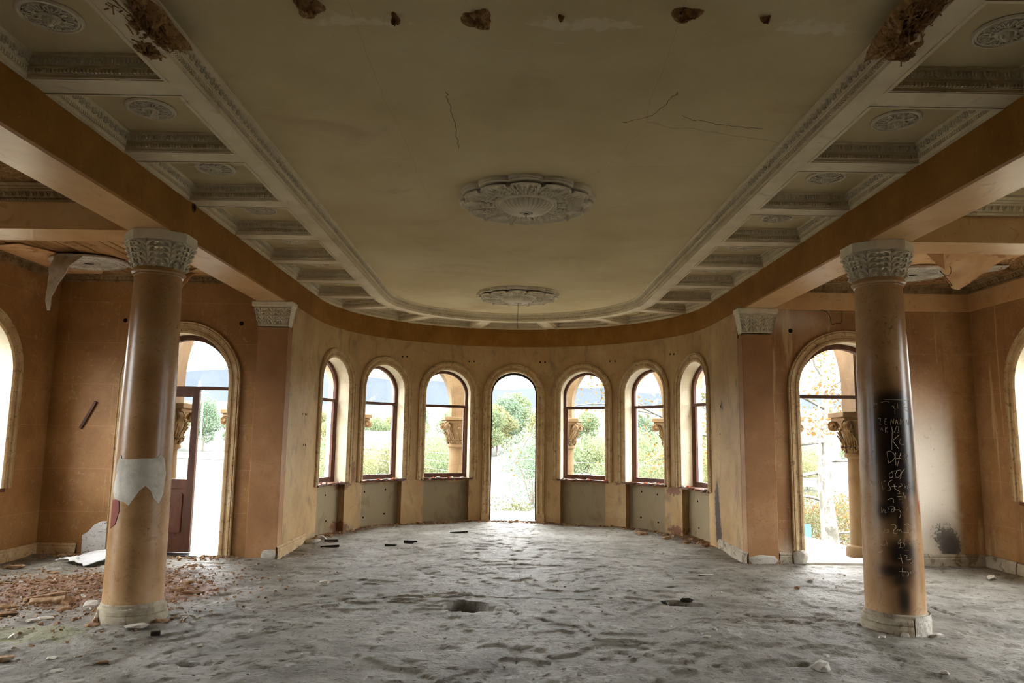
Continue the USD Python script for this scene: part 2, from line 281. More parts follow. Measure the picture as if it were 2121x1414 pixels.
M_floor = mat('worn_screed', [(.28, S(96, 91, 81)), (.45, S(130, 126, 115)), (.6, S(152, 148, 138)), (.78, S(176, 173, 164))], 1.6, detail=10, bump=1.0, bscale=34, bdist=.012, rough=.62, spec=.35,
    layers=[('noise', 5, .54, .64, S(84, 74, 60), .6, (1, 1, 1), .8), ('noise', 17, .58, .64, S(62, 54, 44), .65, (1, 1, 1), .6), ('noise', 3, .58, .72, S(198, 195, 188), .5, (1, 1, 1), 1.0), ('noise', 70, .68, .72, S(226, 224, 218), .6, (1, 1, 1), 0.0),
            ('mask', 'crev', S(58, 50, 42), .75, 30, .4), ('soft', 'soil', S(112, 76, 50), .6), ('mask', 'soil', S(136, 92, 60), .8, 9, 1.0), ('mask', 'moss', S(120, 124, 62), .55, 7, .8)])
M_rub = mat('rubble', [(.3, S(112, 82, 58)), (.5, S(154, 122, 90)), (.7, S(198, 174, 144))], 16, bump=.4, bscale=60, rough=.95, layers=[('noise', 25, .58, .66, S(110, 70, 44), .5, (1, 1, 1), .5)])
M_rubg = mat('rubble_pale', [(.3, S(170, 164, 152)), (.5, S(200, 195, 184)), (.7, S(224, 220, 212))], 14, bump=.4, bscale=60, rough=.95)
M_char = flat('charred_wood', S(44, 38, 34), scale=20, rough=.9)
# ================================================================ the setting
rng = np.random.default_rng(11)
WK = {-1: (0, 1), 1: (0, 1)}; WZ = (.9, .0, .0)  # second openings, out of view, are brought down to the floor for more light
SA = PI/2*R; SMAX = SA+YA-YP-.19
def apse(v):
    s = v[:, 0]; a = np.clip(s, -SA, SA)/R; r = R-v[:, 1]; ex = np.maximum(np.abs(s)-SA, 0)
    return np.stack([r*np.sin(a), YA+r*np.cos(a)-ex, v[:, 2]], 1)
def deg(a): return math.radians(a)*R
WIN_DEG = [-74.9, -49.5, -23.9, 26.3, 51.2, 76.6]; DOOR_DEG = .6
HW, SPR, SILL = .455, 2.43, .80
poly = sbox(-SMAX, -.15, SMAX, ZB+.02)
niches = []
for a in WIN_DEG:
    poly = poly.difference(archpoly(HW, SPR, SILL, deg(a))); niches.append(sbox(deg(a)-HW, -.2, deg(a)+HW, SILL+.01))
poly = poly.difference(archpoly(HW, SPR, -.2, deg(DOOR_DEG)))
wa = extrude(poly, .42)
for nb in niches: wa = wa-extrude(nb, .13)
wa = wa.refine_to_length(.085).to_mesh(); lv = np.array(wa.vert_properties[:, :3], float)
loc = np.stack([lv[:, 0], -lv[:, 2], lv[:, 1]], 1); AV, AF = apse(loc), np.array(wa.tri_verts)
AD, AZ, Ad = np.degrees(loc[:, 0]/R), loc[:, 2], loc[:, 1]
def blob(x, y, cx, cy, rx, ry, amp=1.0): return amp*np.exp(-((x-cx)/rx)**2-((y-cy)/ry)**2)
mg = np.where((AZ < .8) & (Ad < -.12), .75, 0)+np.clip((.25-AZ)*1.6, 0, .6)+np.where(AD < -60, .25, 0)*(AZ < .8)
msoot = blob(AD, AZ, 92.5, .62, 2.6, .42, .95)+blob(AD, AZ, 94, .2, 3, .25, .7)+blob(AD, AZ, 99, 2.1, 2.2, .09, .7)
mbr = sum(blob(AD, AZ, a, z, ra, rz, .9) for a, z, ra, rz in ((-67, .77, 3.5, .1), (-67, .08, 3.8, .1), (64, .74, 4.5, .09), (65, .08, 4.5, .1), (40, .79, 2.2, .04), (-62.5, .98, 1.2, .2)))
obj('wall_apse', (AV, AF), M_apse, smooth=False, kind='structure', label='curved ochre plaster wall of the apse with seven arched openings', mask={'grey': mg, 'soot': msoot, 'brick': mbr})

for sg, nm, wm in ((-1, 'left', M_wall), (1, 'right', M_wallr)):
    po = sbox(3.482, -.15, XS+.02, ZA+.05) if sg > 0 else sbox(-XS-.02, -.15, -3.482, ZA+.05)
    po = po.difference(archpoly(.655, 2.295, -.2, sg*4.5))
    m = extrude(po, .42).refine_to_length(.1).to_mesh(); lv = np.array(m.vert_properties[:, :3], float)
    v = endwall(0)(np.stack([lv[:, 0], -lv[:, 2], lv[:, 1]], 1)); x, z = v[:, 0], v[:, 2]
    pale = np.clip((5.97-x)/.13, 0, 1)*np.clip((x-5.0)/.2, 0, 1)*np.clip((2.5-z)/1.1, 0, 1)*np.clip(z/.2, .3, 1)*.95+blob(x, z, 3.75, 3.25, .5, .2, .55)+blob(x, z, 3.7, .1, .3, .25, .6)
    soot = blob(x, z, 5.68, .42, .26, .3, .55)+blob(x, z, 5.78, .24, .12, .14, .9)
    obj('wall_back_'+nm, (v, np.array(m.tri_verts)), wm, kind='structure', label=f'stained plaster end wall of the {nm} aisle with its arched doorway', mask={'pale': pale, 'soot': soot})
    po = sbox(YR-.4, -.15, YW+.42, ZA+.05); loc_c = 0
    for k in WK[sg]: po = po.difference(archpoly(.655, 2.3, WZ[k]-.2*(k > 0), 8.33-3.24*k))
    m = extrude(po, .42).refine_to_length(.25).to_mesh(); lv = np.array(m.vert_properties[:, :3], float)
    v = np.stack([sg*(XS+lv[:, 2]), lv[:, 0], lv[:, 1]], 1)
    obj('wall_'+nm, (v, np.array(m.tri_verts)), wm, kind='structure', label=f'brown plaster side wall of the {nm} aisle', mask={'pale': v[:, 0]*0, 'soot': v[:, 0]*0})
po = sbox(-XS-.4, -.15, XS+.4, ZM+.2)
obj('wall_rear', wallsolid(po, .4, rearwall(0)), M_wall, kind='structure', label='rear wall of the hall behind the viewer of plain plaster')

# frieze that runs along both beams and round the apse
def upath(r, n=72, y0=YR):
    a = np.linspace(0, PI, n)
    return np.vstack([[(r, y0)], [(r, y0+(YA-y0)*k/12) for k in range(1, 12)], np.stack([r*np.cos(a), YA+r*np.sin(a)], 1), [(-r, YA-(YA-y0)*k/12) for k in range(1, 12)], [(-r, y0)]])
obj('trim_1', sweep(upath(R), [(-.03, ZB-.004), (.012, ZB-.004), (.012, ZM+.01), (-.03, ZM+.01)], loop=True), M_frieze, kind='structure', smooth=30, label='dark ochre frieze running along the beams and around the apse')
for sg, nm in ((-1, 'left'), (1, 'right')):
    b = MB(box(min(sg*(XB+.001), sg*XBO), max(sg*(XB+.001), sg*XBO), YR, YP+.06, ZB, ZM+.2)); tb = thing('beam', f'long plastered ceiling beam on the {nm} resting on the columns', None, kind='structure')
    obj('beam_body', b, M_soffit, tb)
    for y in (6.30, 6.30-3.42, 6.30-6.84, 6.30-10.26):
        obj('cross_beam', box(min(sg*XBO, sg*XS), max(sg*XBO, sg*XS), y, y+.39, ZB, ZA+.1), M_soffit, tb)
    # upper wall band of the aisle
    p = [(sg*3.5, YW), (sg*XS, YW), (sg*XS, 6.69)] if sg < 0 else [(XS, 6.69), (XS, YW), (3.5, YW)]
    p = p[::-1] if sg < 0 else p
    pp = np.array(p)
    if sg < 0: pp = np.array([(-3.5, YW), (-XS, YW), (-XS, 6.69)])
    obj('trim_band_'+nm, sweep(pp, [(-.02, ZB+.001), (.014, ZB+.001), (.014, ZA+.01), (-.02, ZA+.01)], loop=True), M_soffit if sg > 0 else M_wall, kind='structure', smooth=30, label=f'smooth band under the cornice of the {nm} aisle')

# ---------------------------------------------------------------- ceiling
def lobes():
    b = MB()
    for (x, y, z, rx, ry, rz) in ((0, .022, .018, .008, .011, .02), (-.022, .017, .014, .007, .010, .017), (.022, .017, .014, .007, .010, .017), (-.012, .008, .0, .008, .010, .008), (.012, .008, .0, .008, .010, .008)): b.add(ell((x, y, z), (rx, ry, rz), 6, 4))
    return b.get()
LOBE = lobes()
DENT = box(-.0065, .0065, 0, .017, 0, .022)
COR = [(.0035, .0015), (.0035, .018), (.012, .022), (.012, .05), (.028, .054), (.034, .062), (.03, .07), (.036, .074), (.066, .108), (.073, .110), (.075, .118), (.088, .121), (.09, .1345)]
def courses(parent, path, closed, k=1.0, z0=ZD, pitch=.0235, lp=.074):
    q, t = along(path, pitch, closed); obj('dentil_course', stamp(DENT, q, t, .012*k, z0+.025), M_plas, parent, kind='stuff')
    q, t = along(path, lp, closed); obj('leaf_course', stamp(LOBE, q, t, .04*k, z0+.078), M_orn, parent, kind='stuff', smooth=False)
ceil = thing('ceiling', 'coffered plaster ceiling with a plain central field and moulded cornice', None, kind='structure')
a = np.linspace(0, PI, 97); Ro = R+.4
outl = Polygon([(Ro, YR-.4)]+[(Ro*math.cos(t), YA+Ro*math.sin(t)) for t in a]+[(-Ro, YR-.4)])
cm = extrude(outl.difference(sbox(-9, YR-1, 9, YR-.4)), .2).refine_to_length(.12).to_mesh(); cv = np.array(cm.vert_properties[:, :3], float)+[0, 0, ZM]
scar = np.exp(-((cv[:, 1]-3.72)/.1)**2)*.75*(np.abs(cv[:, 0]) < 2.1)*(.6+.4*np.sin(cv[:, 0]*5))
obj('ceiling_field', (cv, np.array(cm.tri_verts)), M_ceil, ceil, mask={'scar': scar})
XI, XK, XKO, CK0, DK, RIB = 2.05, 2.2259, 3.04, 4.4131, 1.1368, .2385
coffers = []
for i in range(-4, 6):
    y = CK0+DK*i
    for sg in (-1, 1):
        x0, x1 = sorted((sg*XK, sg*XKO)); coffers.append((np.array([(x0, y), (x1, y), (x1, y+DK-RIB), (x0, y+DK-RIB)]), (sg*(XK+XKO)/2, y+(DK-RIB)/2), i, sg))
ribs = [-90, -71, -42.5, -14, 14, 42.5, 71, 90]
def pol(r, d): return (r*math.sin(math.radians(d)), YA+r*math.cos(math.radians(d)))
for j in range(7):
    d0, d1 = ribs[j], ribs[j+1]; w = RIB/2
    e = lambda r, d, s: d+s*math.degrees(math.asin(w/r))*(0 if abs(d) == 90 else 1)
    n = 14
    P = [pol(XKO, t) for t in np.linspace(e(XKO, d1, -1), e(XKO, d0, 1), n)]+[pol(XK, t) for t in np.linspace(e(XK, d0, 1), e(XK, d1, -1), n)]
    coffers.append((np.array(P), pol((XK+XKO)/2, (d0+d1)/2+(.0 if abs(d0) < 90 and abs(d1) < 90 else 0)), 10+j, 0))
band = Polygon([(R, YR)]+[(R*math.cos(t), YA+R*math.sin(t)) for t in a]+[(-R, YR), (-XI, YR)]+[(XI*math.cos(t), YA+XI*math.sin(t)) for t in a[::-1]]+[(XI, YR)])
for c in coffers: band = band.difference(Polygon(c[0]).buffer(0))
k = extrude(band, ZM-ZD+.01).to_mesh()
obj('coffer_band', (np.array(k.vert_properties[:, :3], float)+[0, 0, ZD], np.array(k.tri_verts)), M_plas, ceil)
obj('cornice', sweep(upath(XI), [(o, ZD+z) for o, z in COR]), M_plas, ceil, smooth=25)
courses(ceil, upath(XI, y0=1.0), False)
CPR = [(-.031, .001), (-.031, -.006), (-.012, -.006), (-.012, .001)]
for P, cen, i, sg in coffers:
    if Polygon(P).exterior.is_ccw is False: P = P[::-1]
    f = MB(sweep(P, [(o*.62, ZD+z) for o, z in COR], True), sweep(P, [(o, ZD+z) for o, z in CPR], True))
    cf = obj('coffer_frame', f, M_plas, ceil, smooth=25)
    if i > -3: courses(cf, P, True, .62)
def rough_patch(cx, cy, z, rx, ry, h, seed, n=26, down=True):
    a = np.arange(n)*2*PI/n; g = np.random.default_rng(seed); rr = np.linspace(0, 1, 8)
    ed = 1+.35*(g.random(n)-.5)+.22*np.sin(a*3+g.random()*6); ed = (ed+np.roll(ed, 1))/2
    x = rr[None]*np.cos(a)[:, None]*ed[:, None]*rx; y = rr[None]*np.sin(a)[:, None]*ed[:, None]*ry
    hh = h*(1-rr[None]**3)*(.35+1.0*g.random((n, 8)))
    return np.stack([x+cx, y+cy, z-(hh if down else -hh)], -1).reshape(-1, 3), tri(gridf(n, 8, True, False))
def cs(x, y): return CX0+(x-CX0)*.9638, y*.9638
for j, (x, y, rx, ry) in enumerate(((-1.23, 3.74, .085, .11), (-.29, 3.84, .085, .10), (.87, 3.76, .085, .07), (-.76, 3.85, .028, .06), (1.33, 3.78, .03, .025), (.18, 3.8, .018, .02))):
    x, y = cs(x, y); obj('broken_hole', rough_patch(x, y, ZM+.004, rx, ry, .03, 40+j), M_lath, ceil)
for j, (x, y) in enumerate(((-2.06, 3.62), (2.0, 3.52))):
    b = MB(rough_patch(x*.985, y, ZD+.06, .12, .3, .075, 60+j), rough_patch(x*1.04, y+.22, ZD+.012, .08, .12, .03, 62+j)); g = np.random.default_rng(70+j)
    for q in range(60):
        p = np.array([x*.99, y, ZD-.005])+(g.random(3)-.5)*[.18, .5, .03]; d = (g.random(3)-.5)*[.1, .22, .05]; b.add(tube([p, p+d*.5, p+d], .004, 4))
    obj('broken_lath', b, M_lath, ceil)
for pts in ([(-.53, 4.55), (-.51, 4.8), (-.505, 5.15), (-.505, 5.5)], [(1.0, 4.5), (.95, 4.72), (.9, 4.86), (.72, 4.98)], [(1.1, 4.86), (1.4, 4.98), (1.75, 5.05)]):
    t_ = np.linspace(0, len(pts)-1, 22); P = np.array(pts); w_ = np.random.default_rng(len(pts)).normal(0, .006, (22, 2))
    obj('crack', tube(np.stack([np.interp(t_, range(len(pts)), P[:, 0])+w_[:, 0], np.interp(t_, range(len(pts)), P[:, 1])+w_[:, 1], 0*t_+ZM], 1), .0016, 4), M_void, ceil)

# aisle ceilings
ACOR = [(.017, 0), (.017, .012), (.022, .018), (.022, .04), (.03, .045), (.05, .095), (.062, .10), (.062, .112), (.085, .118), (.085, .128), (.15, .132), (.15, .15)]
def tongue():
    b = MB()
    for sx in (-1, 1):
        b.add(tube([(sx*.003, .008, 0), (sx*.010, .014, .02), (sx*.020, .016, .042)], .0062, 5))
    b.add(ell((0, .012, .045), (.008, .007, .014), 6, 4)); b.add(ell((0, .003, .006), (.009, .008, .008), 6, 4))
    return b.get()
TONG = tongue(); ROPE = tube([(-.014, .006, .0), (0, .012, .009), (.014, .006, .018)], .006, 5)
for sg, nm in ((-1, 'left'), (1, 'right')):
    ac = thing('ceiling_'+nm+'_aisle', f'damaged ceiling of the {nm} aisle with its leafy cornice', None, kind='structure')
    x0, x1 = sorted((sg*XBO, sg*(XS+.4)))
    obj('slab', box(x0, x1, YR-.4, YW+.42, ZA+.02, ZA+.2), M_lath if sg < 0 else M_ceil, ac, mask=None)
    for b0, b1 in ((6.69, YW), (3.27, 6.30)):
        mo = M_aged if b0 > 6 or sg < 0 else M_plas
        P = np.array([(sg*XBO, b0), (sg*XS, b0), (sg*XS, b1), (sg*XBO, b1)])
        if sg < 0: P = P[::-1]
        z0 = ZA-.15
        obj('cornice', sweep(P, [(o, z0+z+.02) for o, z in ACOR], True), mo, ac, smooth=25)
        q, t = along(P, .062, True); obj('leaf_course', stamp(TONG, q, t, .03, z0+.062), mo, ac, kind='stuff')
        q, t = along(P, .026, True); obj('rope_course', stamp(ROPE, q, t, .014, z0+.035), mo, ac, kind='stuff')
    if sg < 0:
        g = np.random.default_rng(3)
        for i in range(25):
            xa = -6.08+i*.103
            dz = .012*g.random(); br = g.random() < .25
            y1 = 9.65; y0 = 6.7 if not br else 6.7
            obj('board', cbox(xa, xa+.096, y0, y1, ZA-.016-dz, ZA+.02, .004), M_board, ac)
        obj('plaster_remnant', extrude(Polygon([(-6.1, 6.7), (-4.1, 6.7), (-4.25, 7.0), (-4.8, 7.05), (-5.2, 6.95), (-5.6, 7.3), (-6.1, 7.25)]), .012).translate((0, 0, ZA-.045)), M_sheet, ac)
        obj('plaster_remnant', extrude(Polygon([(-6.1, 8.2), (-5.7, 8.1), (-5.55, 8.45), (-5.35, 9.25), (-5.6, 9.62), (-6.1, 9.62)]), .012).translate((0, 0, ZA-.045)), M_sheet, ac)
        obj('plaster_remnant', extrude(Polygon([(-4.6, 9.62), (-4.2, 9.3), (-3.9, 9.1), (-3.6, 9.2), (-3.6, 9.62)]), .012).translate((0, 0, ZA-.045)), M_sheet, ac)
    else:
        obj('plaster_remnant', extrude(Polygon([(3.6, 6.7), (6.1, 6.7), (6.1, 8.6), (5.6, 8.75), (5.3, 8.5), (4.8, 8.9), (4.4, 8.7), (3.6, 9.0)]), .014).translate((0, 0, ZA-.012)), M_sheet, ac)
        obj('bare_lath', rough_patch(4.9, 9.35, ZA+.02, 1.35, .42, .06, 91, 60), M_lath, ac); obj('bare_lath', rough_patch(6.0, 8.6, ZA+.02, .35, .9, .06, 92, 50), M_lath, ac)
        obj('plaster_remnant', extrude(Polygon([(5.35, 8.55), (5.9, 8.45), (6.0, 8.75), (5.6, 8.95)]), .012).translate((0, 0, ZA-.04)), M_chip, ac)

# ---------------------------------------------------------------- floor
def inside(x, y, m=.0):
    return ((np.abs(x) < XS+.1+m) & (y < YW+.1+m)) | ((np.abs(x) < R+.08+m) & (y < YA)) | (x*x+(y-YA)**2 < (R+.12+m)**2)
HOLES = [(-.46, 7.16, .2, .17, .10), (-.28, 7.07, .08, .07, .08), (1.6, 7.42, .12, .07, .04), (1.75, 7.36, .09, .05, .035), (2.02, 5.5, .1, .05, .03), (-2.2, 5.35, .16, .05, .02), (4.08, 7.18, .03, .16, .03)]
CRACKS = [[(3.11, 7.18), (3.0, 6.89), (2.54, 6.61), (2.2, 6.9)], [(4.99, 8.3), (4.4, 8.0), (4.1, 7.54), (4.08, 6.9), (4.4, 6.3), (4.9, 5.9)], [(5.1, 8.8), (5.3, 8.2), (5.6, 7.9)], [(.15, 13.9), (.05, 12), (-.05, 10.2), (.1, 8.6), (-.1, 7.3), (.1, 6.4), (-.05, 5.2), (0, 4.2)], [(1.9, 7.5), (2.3, 8.4), (2.9, 8.9)], [(-2.2, 6.9), (-1.6, 7.4), (-.7, 7.6), (.8, 7.5)], [(1.2, 6.2), (1.6, 6.6), (2.2, 6.5)], [(.4, 8.8), (1.1, 9.2), (2.2, 9.0)]]
def segdist(x, y, P):
    d = np.full(x.shape, 9.0)
    for (ax, ay), (bx, by) in zip(P[:-1], P[1:]):
        t = np.clip(((x-ax)*(bx-ax)+(y-ay)*(by-ay))/((bx-ax)**2+(by-ay)**2), 0, 1); d = np.minimum(d, np.hypot(x-ax-t*(bx-ax), y-ay-t*(by-ay)))
    return d
def fz(x, y):
    p = np.stack([x, y, 0*x], -1)
    n1 = meshkit.fbm(p*1.3, 4, 3); w = meshkit.fbm(p*6, 3, 9)
    h = (meshkit.fbm(p*.35, 2, 7)-.5)*.03
    lay = (n1*7+w*1.1); st = np.floor(lay)+np.clip((lay-np.floor(lay))*9-3.2, 0, 1); h = h+st*.011-.042
    h = h+(w-.5)*.014+(meshkit.fbm(p*22, 2, 5)-.5)*.007
    crev = np.clip(1-np.abs((lay-np.floor(lay))-.38)*9, 0, 1)*.5
    r2 = meshkit.fbm(p*np.array([2.2, 4.5, 1]), 4, 21); ck = np.clip(1-np.abs(r2-.5)*60, 0, 1); h = h-ck*.006; crev = np.maximum(crev, ck*.6)
    wob = (w-.5)*.14
    for c in CRACKS:
        d = segdist(x+wob, y+wob*.7, c); g = np.clip(1-d/.022, 0, 1); h = h-.012*g; crev = np.maximum(crev, g)
    for (cx, cy, rx, ry, dp) in HOLES:
        q = ((x-cx+wob*.5)/rx)**2+((y-cy-wob*.5)/ry)**2; g = np.clip((1.15-q)/.4, 0, 1); h = h-dp*g*(.7+.6*w); crev = np.maximum(crev, g*.95)
    heap = np.exp(-((x+4.3)/1.15)**2-((y-7.7)/1.05)**2)
    h = h+heap*(.05+.06*(w-.3))
    return h, crev, heap
def floor_part(x0, x1, y0, y1, d):
    nx, ny = int((x1-x0)/d)+1, int((y1-y0)/d)+1
    x, y = np.meshgrid(np.linspace(x0, x1, nx), np.linspace(y0, y1, ny), indexing='ij')
    z, cr, hp = fz(x, y); v = np.stack([x, y, z], -1).reshape(-1, 3); f = tri(gridf(nx, ny))
    c = v[f].mean(1); f = f[inside(c[:, 0], c[:, 1])]
    use = np.unique(f); re = np.zeros(len(v), int); re[use] = np.arange(len(use)); x, y = v[use, 0], v[use, 1]
    soil = np.clip(hp.ravel()[use]*.95, 0, .8)+np.exp(-((x+3.3)/.5)**2-((y-7.5)/.35)**2)*.4+.45*((x*x+(y-YA)**2) > (R-.12)**2)*(y > YA)+.35*np.exp(-((np.abs(x)-R)/.12)**2)*(y > YP)
    moss = np.exp(-((x+3.75)/.5)**2-((y-5.95)/.33)**2)*.8
    return v[use], re[f], cr.ravel()[use]*.62, soil, moss
fv = floor_part(-6.33, 6.33, 4.0, 14.4, .026)
obj('floor', (fv[0], fv[1]), M_floor, smooth=True, kind='structure', label='worn grey screed floor, cracked and strewn with dust', mask={'crev': fv[2], 'soil': fv[3], 'moss': fv[4]})
fb = floor_part(-6.33, 6.33, YR-.2, 4.0, .12)
obj('floor_rear', (fb[0], fb[1]), M_floor, smooth=True, kind='structure', label='worn grey screed floor behind the viewer', mask={'crev': fb[2], 'soil': fb[3], 'moss': fb[4]})
def fh(x, y): return float(fz(np.array([x]), np.array([y]))[0][0])

# ---------------------------------------------------------------- windows and doors
ARC = [(0, -.03), (0, .012), (.018, .026), (.045, .026), (.055, .014), (.08, .014), (.09, .03), (.118, .036), (.13, .026), (.142, .04), (.152, .028), (.152, -.03)]
def panepoly(hw, spring, z0, z1=None, cut=.05):
    p = archpoly(hw-cut, spring, z0)
    if z1: p = p.intersection(sbox(-9, z0, 9, z1))
    return p
def make_window(n, label, fn, hw, spr, sill, arcs, wood=M_wood, trans=2.19, depth=.22, broken=False):
    w = thing(f'window_{n}', label, None, kind='structure')
    def P(name, m, mt, sm=25, **k):
        mb = MB(); [mb.add(q, fn) for q in (m if isinstance(m, list) else [m])]; return obj(name, mb, mt, w, smooth=sm, **k)
    P('architrave', archsweep(hw, spr, sill, [(o*arcs, d) for o, d in ARC]), M_arch, False)
    P('reveal', archsweep(hw, spr, sill-.02, [(-.004, .008), (-.004, -.43), (.004, -.43), (.004, .008)]), M_reveal, False)
    d0, d1 = -depth-.06, -depth
    P('frame', [archsweep(hw, spr, sill, [(-.055, d0), (-.055, d1-.012), (-.045, d1), (0, d1), (0, d0)]), segbox(-hw, hw, d0, d1, sill+.02, sill+.075)], wood)
    P('transom', segbox(-hw+.03, hw-.03, d0+.005, d1+.006, trans-.024, trans+.024), wood)
    sx = hw-.05
    P('sash', [segbox(-sx, -sx+.03, d0, d1-.015, sill+.07, trans-.02, 2), segbox(sx-.03, sx, d0, d1-.015, sill+.07, trans-.02, 2), segbox(-sx, sx, d0, d1-.015, sill+.07, sill+.1)], wood)
    k = extrude(panepoly(hw, spr, trans, None, .05), .004).refine_to_length(.12).to_mesh() if n not in (1, 6) else None; q = None if k is None else np.array(k.vert_properties[:, :3], float)
    if k is not None: P('pane', (np.stack([q[:, 0], q[:, 2]-depth-.03, q[:, 1]], 1), np.array(k.tri_verts)), M_glass, False)
    g = np.random.default_rng(n)
    b = segbox(-hw-.06, hw+.06, -depth+.005, .035, sill-.012, sill+.022, 14); bv = b[0].copy(); bv[:, 1] += np.where(bv[:, 1] > 0, g.normal(0, .012, len(bv)), 0); bv[:, 2] += g.normal(0, .005, len(bv))
    P('sill', (bv, b[1]), wood, False)
    for j in range(5):
        s = (g.random()-.5)*2*hw*1.1; q = chunk(100*n+j, .05, .04, .03); P('brick_fragment', (q[0]+[s, -.02+.03*g.random(), sill+.02], q[1]), M_brick if j % 2 else M_chip, False)
    return w
def chunk(seed, sx, sy, sz, n=16):
    g = np.random.default_rng(seed); p = g.normal(size=(n, 3)); p /= np.linalg.norm(p, axis=1, keepdims=True); p *= .8+.4*g.random((n, 1)); p[:, 2] = np.sign(p[:, 2])*np.abs(p[:, 2])**.6
    k = m3.Manifold.hull_points(p*np.array([sx, sy, sz])).to_mesh(); return np.array(k.vert_properties[:, :3], float), np.array(k.tri_verts)
WL = ['narrow arched window at the far left end of the apse, seen edge-on', 'second arched window from the left in the apse, white house beyond', 'arched window just left of the central doorway, carved column beyond', 'arched window just right of the central doorway, bare branches beyond', 'arched window second from the right end of the apse, scrolled capital beyond', 'narrow arched window at the far right end of the apse, seen edge-on']
for i, (a, l) in enumerate(zip(WIN_DEG, WL)): make_window(i+1, l, (lambda o: lambda v: apse(v+np.array([o, 0, 0])))(deg(a)), HW, SPR, SILL, 1.0)
for sg, n0, nm in ((-1, 7, 'left'), (1, 12, 'right')):
    for k in WK[sg]:
        cy = 8.33-3.24*k
        fn = (lambda sg, cy: lambda v: np.stack([sg*(XS-v[:, 1]), cy+v[:, 0]*(1 if sg < 0 else -1)*-1, v[:, 2]], 1))(sg, cy)
        w = thing(f'window_{n0+k}', f'arched opening in the {nm} side wall, ' + ('nearest the end wall' if k == 0 else f'number {k+1} counted back from the end wall'), None, kind='structure')
        obj('architrave', MB().add(archsweep(.655, 2.3, WZ[k], [(o*1.05, d) for o, d in ARC]), fn), M_arch, w)
        obj('reveal', MB().add(archsweep(.655, 2.3, WZ[k]-.02, [(-.004, .008), (-.004, -.43), (.004, -.43), (.004, .008)]), fn), M_reveal, w)
        if k == 0:
            obj('sill', MB().add(segbox(-.7, .7, -.3, .03, .86, .905, 10), fn), M_wood, w)
# central doorway
afn = lambda v: apse(v+np.array([deg(DOOR_DEG), 0, 0]))
d1_ = thing('door_1', 'tall arched doorway in the centre of the apse with a black frame', None, kind='structure')
obj('architrave', MB().add(archsweep(HW, SPR, .14, ARC), afn), M_arch, d1_)
for s in (-1, 1): obj('plinth_block', MB().add(segbox(s*HW+(0 if s > 0 else -.16), s*HW+(.16 if s > 0 else 0), -.03, .045, 0, .15, 3), afn), M_arch, d1_)
obj('reveal', MB().add(archsweep(HW, SPR, 0, [(-.004, .008), (-.004, -.43), (.004, -.43), (.004, .008)]), afn), M_reveal, d1_)
obj('frame', MB().add(archsweep(HW, SPR, 0, [(-.045, -.30), (-.045, -.16), (0, -.16), (0, -.30)]), afn), M_dark, d1_)
obj('threshold', MB().add(segbox(-HW, HW, -.42, .0, -.02, .012, 8), afn), M_dark, d1_)
# aisle doorways
for sg, n, nm in ((-1, 2, 'left'), (1, 3, 'right')):
    fn = endwall(sg*4.5); hw, spr, tr = .655, 2.295, 2.215
    d = thing(f'door_{n}', f'tall arched doorway at the end of the {nm} aisle behind the {nm} column' + (', one brown leaf still hung' if sg < 0 else ', its leaves gone'), None, kind='structure')
    obj('architrave', MB().add(archsweep(hw, spr, .0 if sg < 0 else .18, [(o*1.05, e) for o, e in ARC]), fn), M_arch, d)
    obj('reveal', MB().add(archsweep(hw, spr, 0, [(-.004, .008), (-.004, -.43), (.004, -.43), (.004, .008)]), fn), M_reveal, d)
    if sg > 0: obj('chipped_foot', MB().add((lambda c: (c[0]*[1, 1, 1]+[-hw-.08, .03, .09], c[1]))(chunk(8, .1, .05, .11, 30)), fn), M_chip, d)
    obj('arch_frame', MB().add(archsweep(hw, spr, tr, [(-.07, -.3), (-.07, -.2), (0, -.2), (0, -.3)]), fn), M_wood, d)
    obj('transom', MB().add(box(-hw, hw, -.28, -.22, tr-.022, tr+.022), fn), M_metal if sg > 0 else M_wood, d)
    obj('threshold', MB().add(box(-hw, hw, -.42, .02, -.03, .03 if sg > 0 else .012), fn), M_chip if sg > 0 else M_dark, d)
    if sg < 0:
        k = extrude(panepoly(hw, spr, tr, None, .06), .004).to_mesh(); q = np.array(k.vert_properties[:, :3], float)
        obj('pane', MB().add((np.stack([q[:, 0], q[:, 2]-.25, q[:, 1]], 1), np.array(k.tri_verts)), fn), M_glass, d)
        lf = MB(); x0, x1, y0, y1 = -hw+.0, .165, -.29, -.235
        for b in (box(x0, x0+.09, y0, y1, .02, tr-.02), box(x1-.09, x1, y0, y1, .02, tr-.02), box(x0+.09, x1-.09, y0, y1, tr-.12, tr-.02), box(x0+.09, x1-.09, y0, y1, .86, .98), box(x0+.09, x1-.09, y0, y1, .02, .2), box(x0+.09, x1-.09, y0+.02, y1-.02, .2, .86)): lf.add(b, fn)
        leaf = obj('door_leaf', lf, M_wood, d)
        obj('raised_panel', MB().add(cbox(x0+.14, x1-.14, y1-.025, y1-.005, .27, .8, .018), fn), M_wood, leaf)
        obj('pane', MB().add(box(x0+.09, x1-.09, y0+.02, y0+.025, .98, tr-.12), fn), M_glass, leaf)

